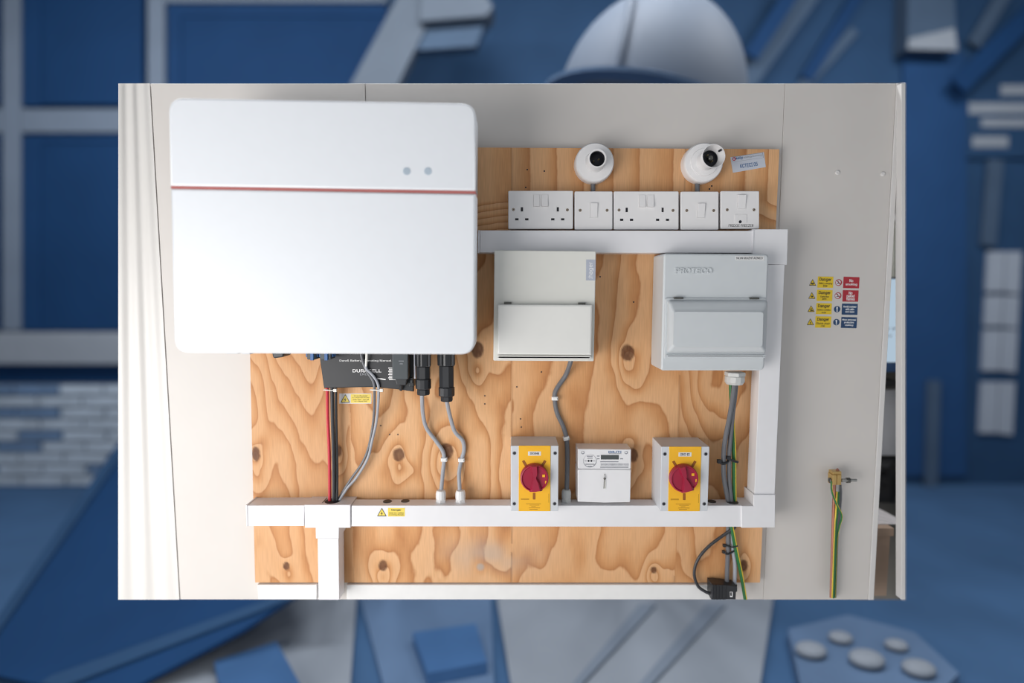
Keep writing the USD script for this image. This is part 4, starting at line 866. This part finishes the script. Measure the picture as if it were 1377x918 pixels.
for (x0, y0, x1, y1) in ((1178, 687, 1193, 693), (1178, 692, 1199, 699), (1176, 697, 1202, 703)):
    part(t, 'printed_line', tube([at_z(x0, y0, zt_ + .0013), at_z(x1, y1, zt_ + .0013)], .0004, 4), 'ink_grey')

# ================================================================== FAR BLUE SURROUNDINGS
def fbox(x0, y0, x1, y1, d0, d1, bevel=0.0): return pbox(rect(x0, y0, x1, y1), d0, d1, bevel)
FD = -FY
# dark panels with pale frames, upper left
k_ = 0
plab = ['dark navy solar panel at the top left corner of the far wall', 'dark navy solar panel left of the wall unit, upper middle column', 'dark navy solar panel over the left part of the wall unit top', 'dark navy solar panel at the left picture edge, below the corner one', 'tall dark navy solar panel left of the wall unit, above the pale ledge']
for (x0, y0, x1, y1), lab in zip(((-60, -40, 0, 142), (30, -40, 194, 142), (225, 6, 520, 142), (-60, 182, 0, 444), (30, 182, 520, 444)), plab):
    cc = at((x0 + x1) / 2, y1, FD)
    t = thing('solar_panel', lab, 'solar panel', cc)
    part(t, 'glass', fbox(x0 + 2, y0 + 2, x1 - 2, y1 - 2, FD, FD + .05), 'navy')
    part(t, 'frame', cut(fbox(x0, y0, x1, y1, FD, FD + .06), fbox(x0 + 2.5, y0 + 2.5, x1 - 2.5, y1 - 2.5, FD - .1, FD + .2)), 'navy_deep')
for (x0, y0, x1, y1), lab in zip(((3, -40, 27, 444), (198, -40, 221, 144), (-60, 146, 2, 178), (28, 146, 260, 178), (222, -40, 520, 3)), ('pale upright rail at the left picture edge, between navy panels', 'short pale upright rail above the left end of the wall unit', 'pale level rail reaching the left picture edge', 'pale level rail left of the wall unit top', 'pale level rail along the top picture edge, left of the bracket')):
    solo('mounting_rail', fbox(x0, y0, x1, y1, FD, FD + .07, .004), 'blue_rail', lab, 'mounting rail')
struct('trim_3', fbox(-100, 447, 330, 490, FD, FD + .12, .01), 'pale_grey', label='pale stone ledge on the far wall, left of the wall unit', cat='ledge')
struct('trim_4', fbox(-100, 491, 330, 514, FD, FD + .03), 'navy', label='dark recessed band under the pale ledge on the far wall', cat='band')
# brickwork
zf = 0.0; zb0 = at(100, 515, FD)[2]; nrow = 9; rh = zb0 / nrow; x_l, x_r = at(-90, 560, FD)[0], at(330, 560, FD)[0]
mort = struct('trim_5', box((x_l, FY - .015, 0.0), (x_r, FY, zb0)), 'pale_grey', label='recessed mortar behind the far bricks', cat='mortar')
for r_ in range(nrow):
    bw = 0.34; x = x_l - (r_ % 2) * bw / 2
    while x < x_r - .02:
        a, b = max(x, x_l), min(x + bw, x_r)
        if b - a > .05:
            part(mort, 'brick', box((a + .012, FY - .045 - .012 * RNG.random(), r_ * rh + .014), (b - .012, FY, (r_ + 1) * rh - .014)), 'brick_dark' if RNG.random() < .5 else 'brick_pale', False)
        x += bw
# leaning dark sheet and pale bar at the lower left
A_, B_, C_ = at(215, 505, FD + .1), at_z(-45, 905, .015), at_z(150, 945, .015)
nrm = np.cross(B_ - A_, C_ - A_); nrm /= np.linalg.norm(nrm); nrm = nrm if nrm[1] < 0 else -nrm
def incl(pts, t0, t1):
    P_ = np.array([on_plane(x, y, A_, nrm) for x, y in pts]); k = len(P_)
    e1 = P_[1] - P_[0]; e1 /= np.linalg.norm(e1); e2 = np.cross(nrm, e1); p2 = np.column_stack([(P_ - P_[0]) @ e1, (P_ - P_[0]) @ e2])
    if np.sum(p2[:, 0] * np.roll(p2[:, 1], -1) - np.roll(p2[:, 0], -1) * p2[:, 1]) < 0: P_, p2 = P_[::-1], p2[::-1]
    c = cap(p2); i = np.arange(k); j = (i + 1) % k; lo, hi = P_ + nrm * t0, P_ + nrm * t1
    return trimesh.Trimesh(np.vstack([lo, hi]), np.vstack([c[:, ::-1], c + k, np.column_stack([i, j, j + k]), np.column_stack([i, j + k, i + k])]), process=False)
t = thing('solar_panel', 'dark navy solar panel leaning diagonally at the lower left, before the brickwork', 'solar panel', at_z(60, 900, 0))
part(t, 'glass', incl([(205, 520), (158, 606), (2, 835), (-42, 902), (150, 945), (330, 850), (420, 790), (420, 700)], 0, .02), 'navy')
part(t, 'frame', incl([(60, 925), (75, 915), (400, 800), (416, 790), (425, 800), (90, 930)], .02, .035), 'wall_blue')
part(t, 'frame', incl([(-42, 902), (-30, 905), (170, 612), (160, 604)], .02, .035), 'wall_blue')
# paper sheets and cartons on the floor, below the wall unit
def floor_sheet(name, pts, z1, m, lab, cat_, z0=0.0):
    return solo(name, zslab([at_z(x, y, z1) for x, y in pts], z0, z1), m, lab, cat_)
floor_sheet('cardboard_sheet', [(150, 930), (262, 858), (395, 790), (480, 795), (470, 935)], .02, 'pale_grey', 'pale flat cardboard sheet on the floor at the lower left', 'cardboard')
floor_sheet('carton', [(288, 888), (372, 862), (412, 935), (300, 940)], .06, 'blue_mid', 'flat mid-blue carton lying on the pale cardboard sheet', 'carton', .0202)
floor_sheet('cardboard_sheet', [(484, 800), (660, 800), (665, 935), (520, 935)], .025, 'blue_grey', 'bluish grey board on the floor below the left half of the trunking', 'board')
floor_sheet('cardboard_sheet', [(668, 800), (1040, 800), (1020, 935), (690, 935)], .03, 'pale_grey', 'large pale board on the floor below the meter and right isolator', 'board')
floor_sheet('carton', [(555, 850), (640, 838), (655, 890), (575, 905)], .075, 'blue_mid', 'small mid-blue carton lying on the bluish grey board', 'carton', .0252)
for i, (x, w_) in enumerate(((760, 12), (850, 16))):
    floor_sheet('strip', [(x, 930), (x + w_, 930), (x + w_ + 110, 812), (x + 100, 812)], .045, 'strip_grey', ('left grey strip lying slanted on the large pale board', 'right grey strip lying slanted on the large pale board')[i], 'strip', .0302)
floor_sheet('rubble_heap', [(1060, 845), (1140, 826), (1230, 850), (1290, 905), (1260, 935), (1080, 935)], .05, 'blue_grey', 'mottled grey-blue slab on the floor at the lower right', 'slab')
for i, (x, y, s) in enumerate(((1090, 880, 20), (1130, 862, 16), (1165, 893, 22), (1205, 872, 15), (1235, 905, 20))):
    o = at_z(x, y, .05); solo('stone', trimesh.Trimesh(trimesh.creation.icosphere(2, .05).vertices * [1.2, .9, .5] * s / 20 + o + [0, 0, .022 * s / 20], trimesh.creation.icosphere(2, .05).faces), 'pale_grey', ('leftmost pale stone on the mottled slab', 'second pale stone from the left, set far back on the mottled slab', 'middle pale stone, largest on the mottled slab', 'fourth pale stone from the left, smallest on the mottled slab', 'rightmost pale stone on the mottled slab')[i], 'stone')
# upper middle: steel bracket and the hard hat
t = thing('steel_bracket', 'pale grey angled steel bracket above the inverter, out of focus', 'bracket', at(520, 150, -2.4))
part(t, 'arm', slab(ccw(xz([(543, -20), (600, -20), (512, 160), (446, 160)], -2.4)), -2.5, -2.4), 'bracket_grey')
part(t, 'head', slab(ccw(xz([(566, -25), (640, -25), (664, 14), (655, 27), (566, 34)], -2.4)), -2.55, -2.35, .01), 'bracket_grey')
part(t, 'gusset', slab(ccw(xz([(560, 34), (653, 28), (640, 62), (550, 68)], -2.42)), -2.52, -2.42), 'bar_grey')
part(t, 'post', box((at(490, 200, -2.45)[0] - .05, 2.42, 0), (at(490, 200, -2.45)[0] + .05, 2.52, at(490, 150, -2.45)[2])), 'bar_grey')
hd = -1.35; hc = at(872, 150, hd); hr = 120 * MPP(hd)
t = thing('hard_hat', 'big pale grey hard hat shape above the sockets, out of focus', 'helmet', hc)
sp = trimesh.creation.icosphere(4, 1.0); v = sp.vertices.copy()
v[:, 2] = np.where(v[:, 2] < 0, v[:, 2] * .12, v[:, 2]); v = v * [hr, hr * .9, hr * 1.22]
rot_ = trimesh.transformations.rotation_matrix(math.radians(14), (0, 1, 0))[:3, :3]
part(t, 'shell', trimesh.Trimesh(v @ rot_.T + hc, sp.faces, process=False), 'hat_grey', True)
rr_ = [(hc + rot_ @ np.array([-hr * .52, -hr * .9 * math.cos(a) * .87, hr * 1.22 * math.sin(a) * .87 + .005])) for a in np.linspace(0, math.pi, 24)]
part(t, 'crown_ridge', tube(rr_, .02, 10), 'hat_grey')
part(t, 'brim', lathe([(hr * 1.0, -.02), (hr * 1.16, -.035), (hr * 1.17, -.02), (hr * 1.0, .01)], hc, rot_ @ np.array([0, 0, 1.0]), 48), 'blue_grey')
part(t, 'stand', box(hc - [.04, .04, hc[2] - .031], hc + [.04, .04, -.02]), 'blue_grey')
# upper right: slanting bars, pale box, lettered board, window
def bar(x0, y0, x1, y1, w, d, m, lab, cat_='beam', th=.025):
    dx, dy = x1 - x0, y1 - y0; L = math.hypot(dx, dy); nx_, ny_ = -dy / L * w / 2, dx / L * w / 2
    return solo('scaffold_bar', slab(ccw(xz([(x0 + nx_, y0 + ny_), (x1 + nx_, y1 + ny_), (x1 - nx_, y1 - ny_), (x0 - nx_, y0 - ny_)], d)), d - th, d), m, lab, cat_)
fd = FD
bar(1100, -30, 985, 130, 34, fd + .10, 'bar_grey', 'pale slanting bar above the right lamp holder')
bar(1075, -25, 1010, 75, 20, fd + .20, 'navy', 'dark slanting bar crossing the pale one above the right lamp holder')
bar(1165, -25, 1085, 105, 16, fd + .06, 'navy_deep', 'dark thin slanting bar in the upper right, left of the pale box')
bar(1150, 40, 1040, 160, 14, fd + .04, 'bar_grey', 'thin pale slanting bar behind the upper right of the wall unit')
bar(1400, 5, 1290, 115, 26, fd + .16, 'navy_deep', 'dark slanting bar in the upper right corner')
bar(1365, -30, 1310, 60, 18, fd + .05, 'bar_grey', 'short pale slanting bar in the upper right corner')
t = thing('wall_box', 'pale grey box on the far wall at the upper right', 'box', at(1253, 70, fd))
part(t, 'body', slab(ccw(xz([(1222, -30), (1284, -30), (1287, 68), (1220, 66)], fd + .15)), fd, fd + .15, .01), 'bar_grey')
part(t, 'lid', slab(ccw(xz([(1222, 52), (1283, 38), (1287, 68), (1220, 66)], fd + .155)), fd + .15, fd + .16), 'pale_grey')
struct('door_1', fbox(1215, 72, 1300, 640, fd, fd + .03), 'blue_deep', label='dark blue door in the far wall behind the partition edge', cat='door')
t = thing('notice_board', 'blue board with pale blurred lines at the right picture edge', 'notice board', at(1340, 205, fd))
part(t, 'panel', fbox(1296, 108, 1440, 212, fd, fd + .03), 'wall_blue')
for (x0, y0, x1, y1) in ((1346, 114, 1440, 128), (1303, 138, 1440, 153), (1320, 159, 1440, 171), (1308, 183, 1356, 198)): part(t, 'pale_line', fbox(x0, y0, x1, y1, fd + .03, fd + .036), 'pale_grey')
t = thing('window_2', 'pale tall window of six panes in the far wall, right edge', 'window', at(1347, 585, fd), kind='structure')
def sk_(x, y): return (x + (585 - y) * .05, y)
for r_, (y0, y1) in enumerate(((338, 392), (397, 438), (443, 498), (514, 582))):
    for c_ in range(2):
        x0, x1 = 1318 + c_ * 23, 1318 + c_ * 23 + 21
        part(t, 'pane', slab(ccw(xz([sk_(x0, y0), sk_(x1, y0), sk_(x1, y1 + c_ * 3), sk_(x0, y1)], fd + .03)), fd, fd + .03), 'pane_grey')
bar(1257, 512, 1252, 690, 17, fd + .06, 'bar_grey', 'pale upright post between the wall unit and the six-pane window')
bar(1340, 215, 1330, 330, 20, fd + .04, 'bar_grey', 'short pale upright strip above the six-pane window')
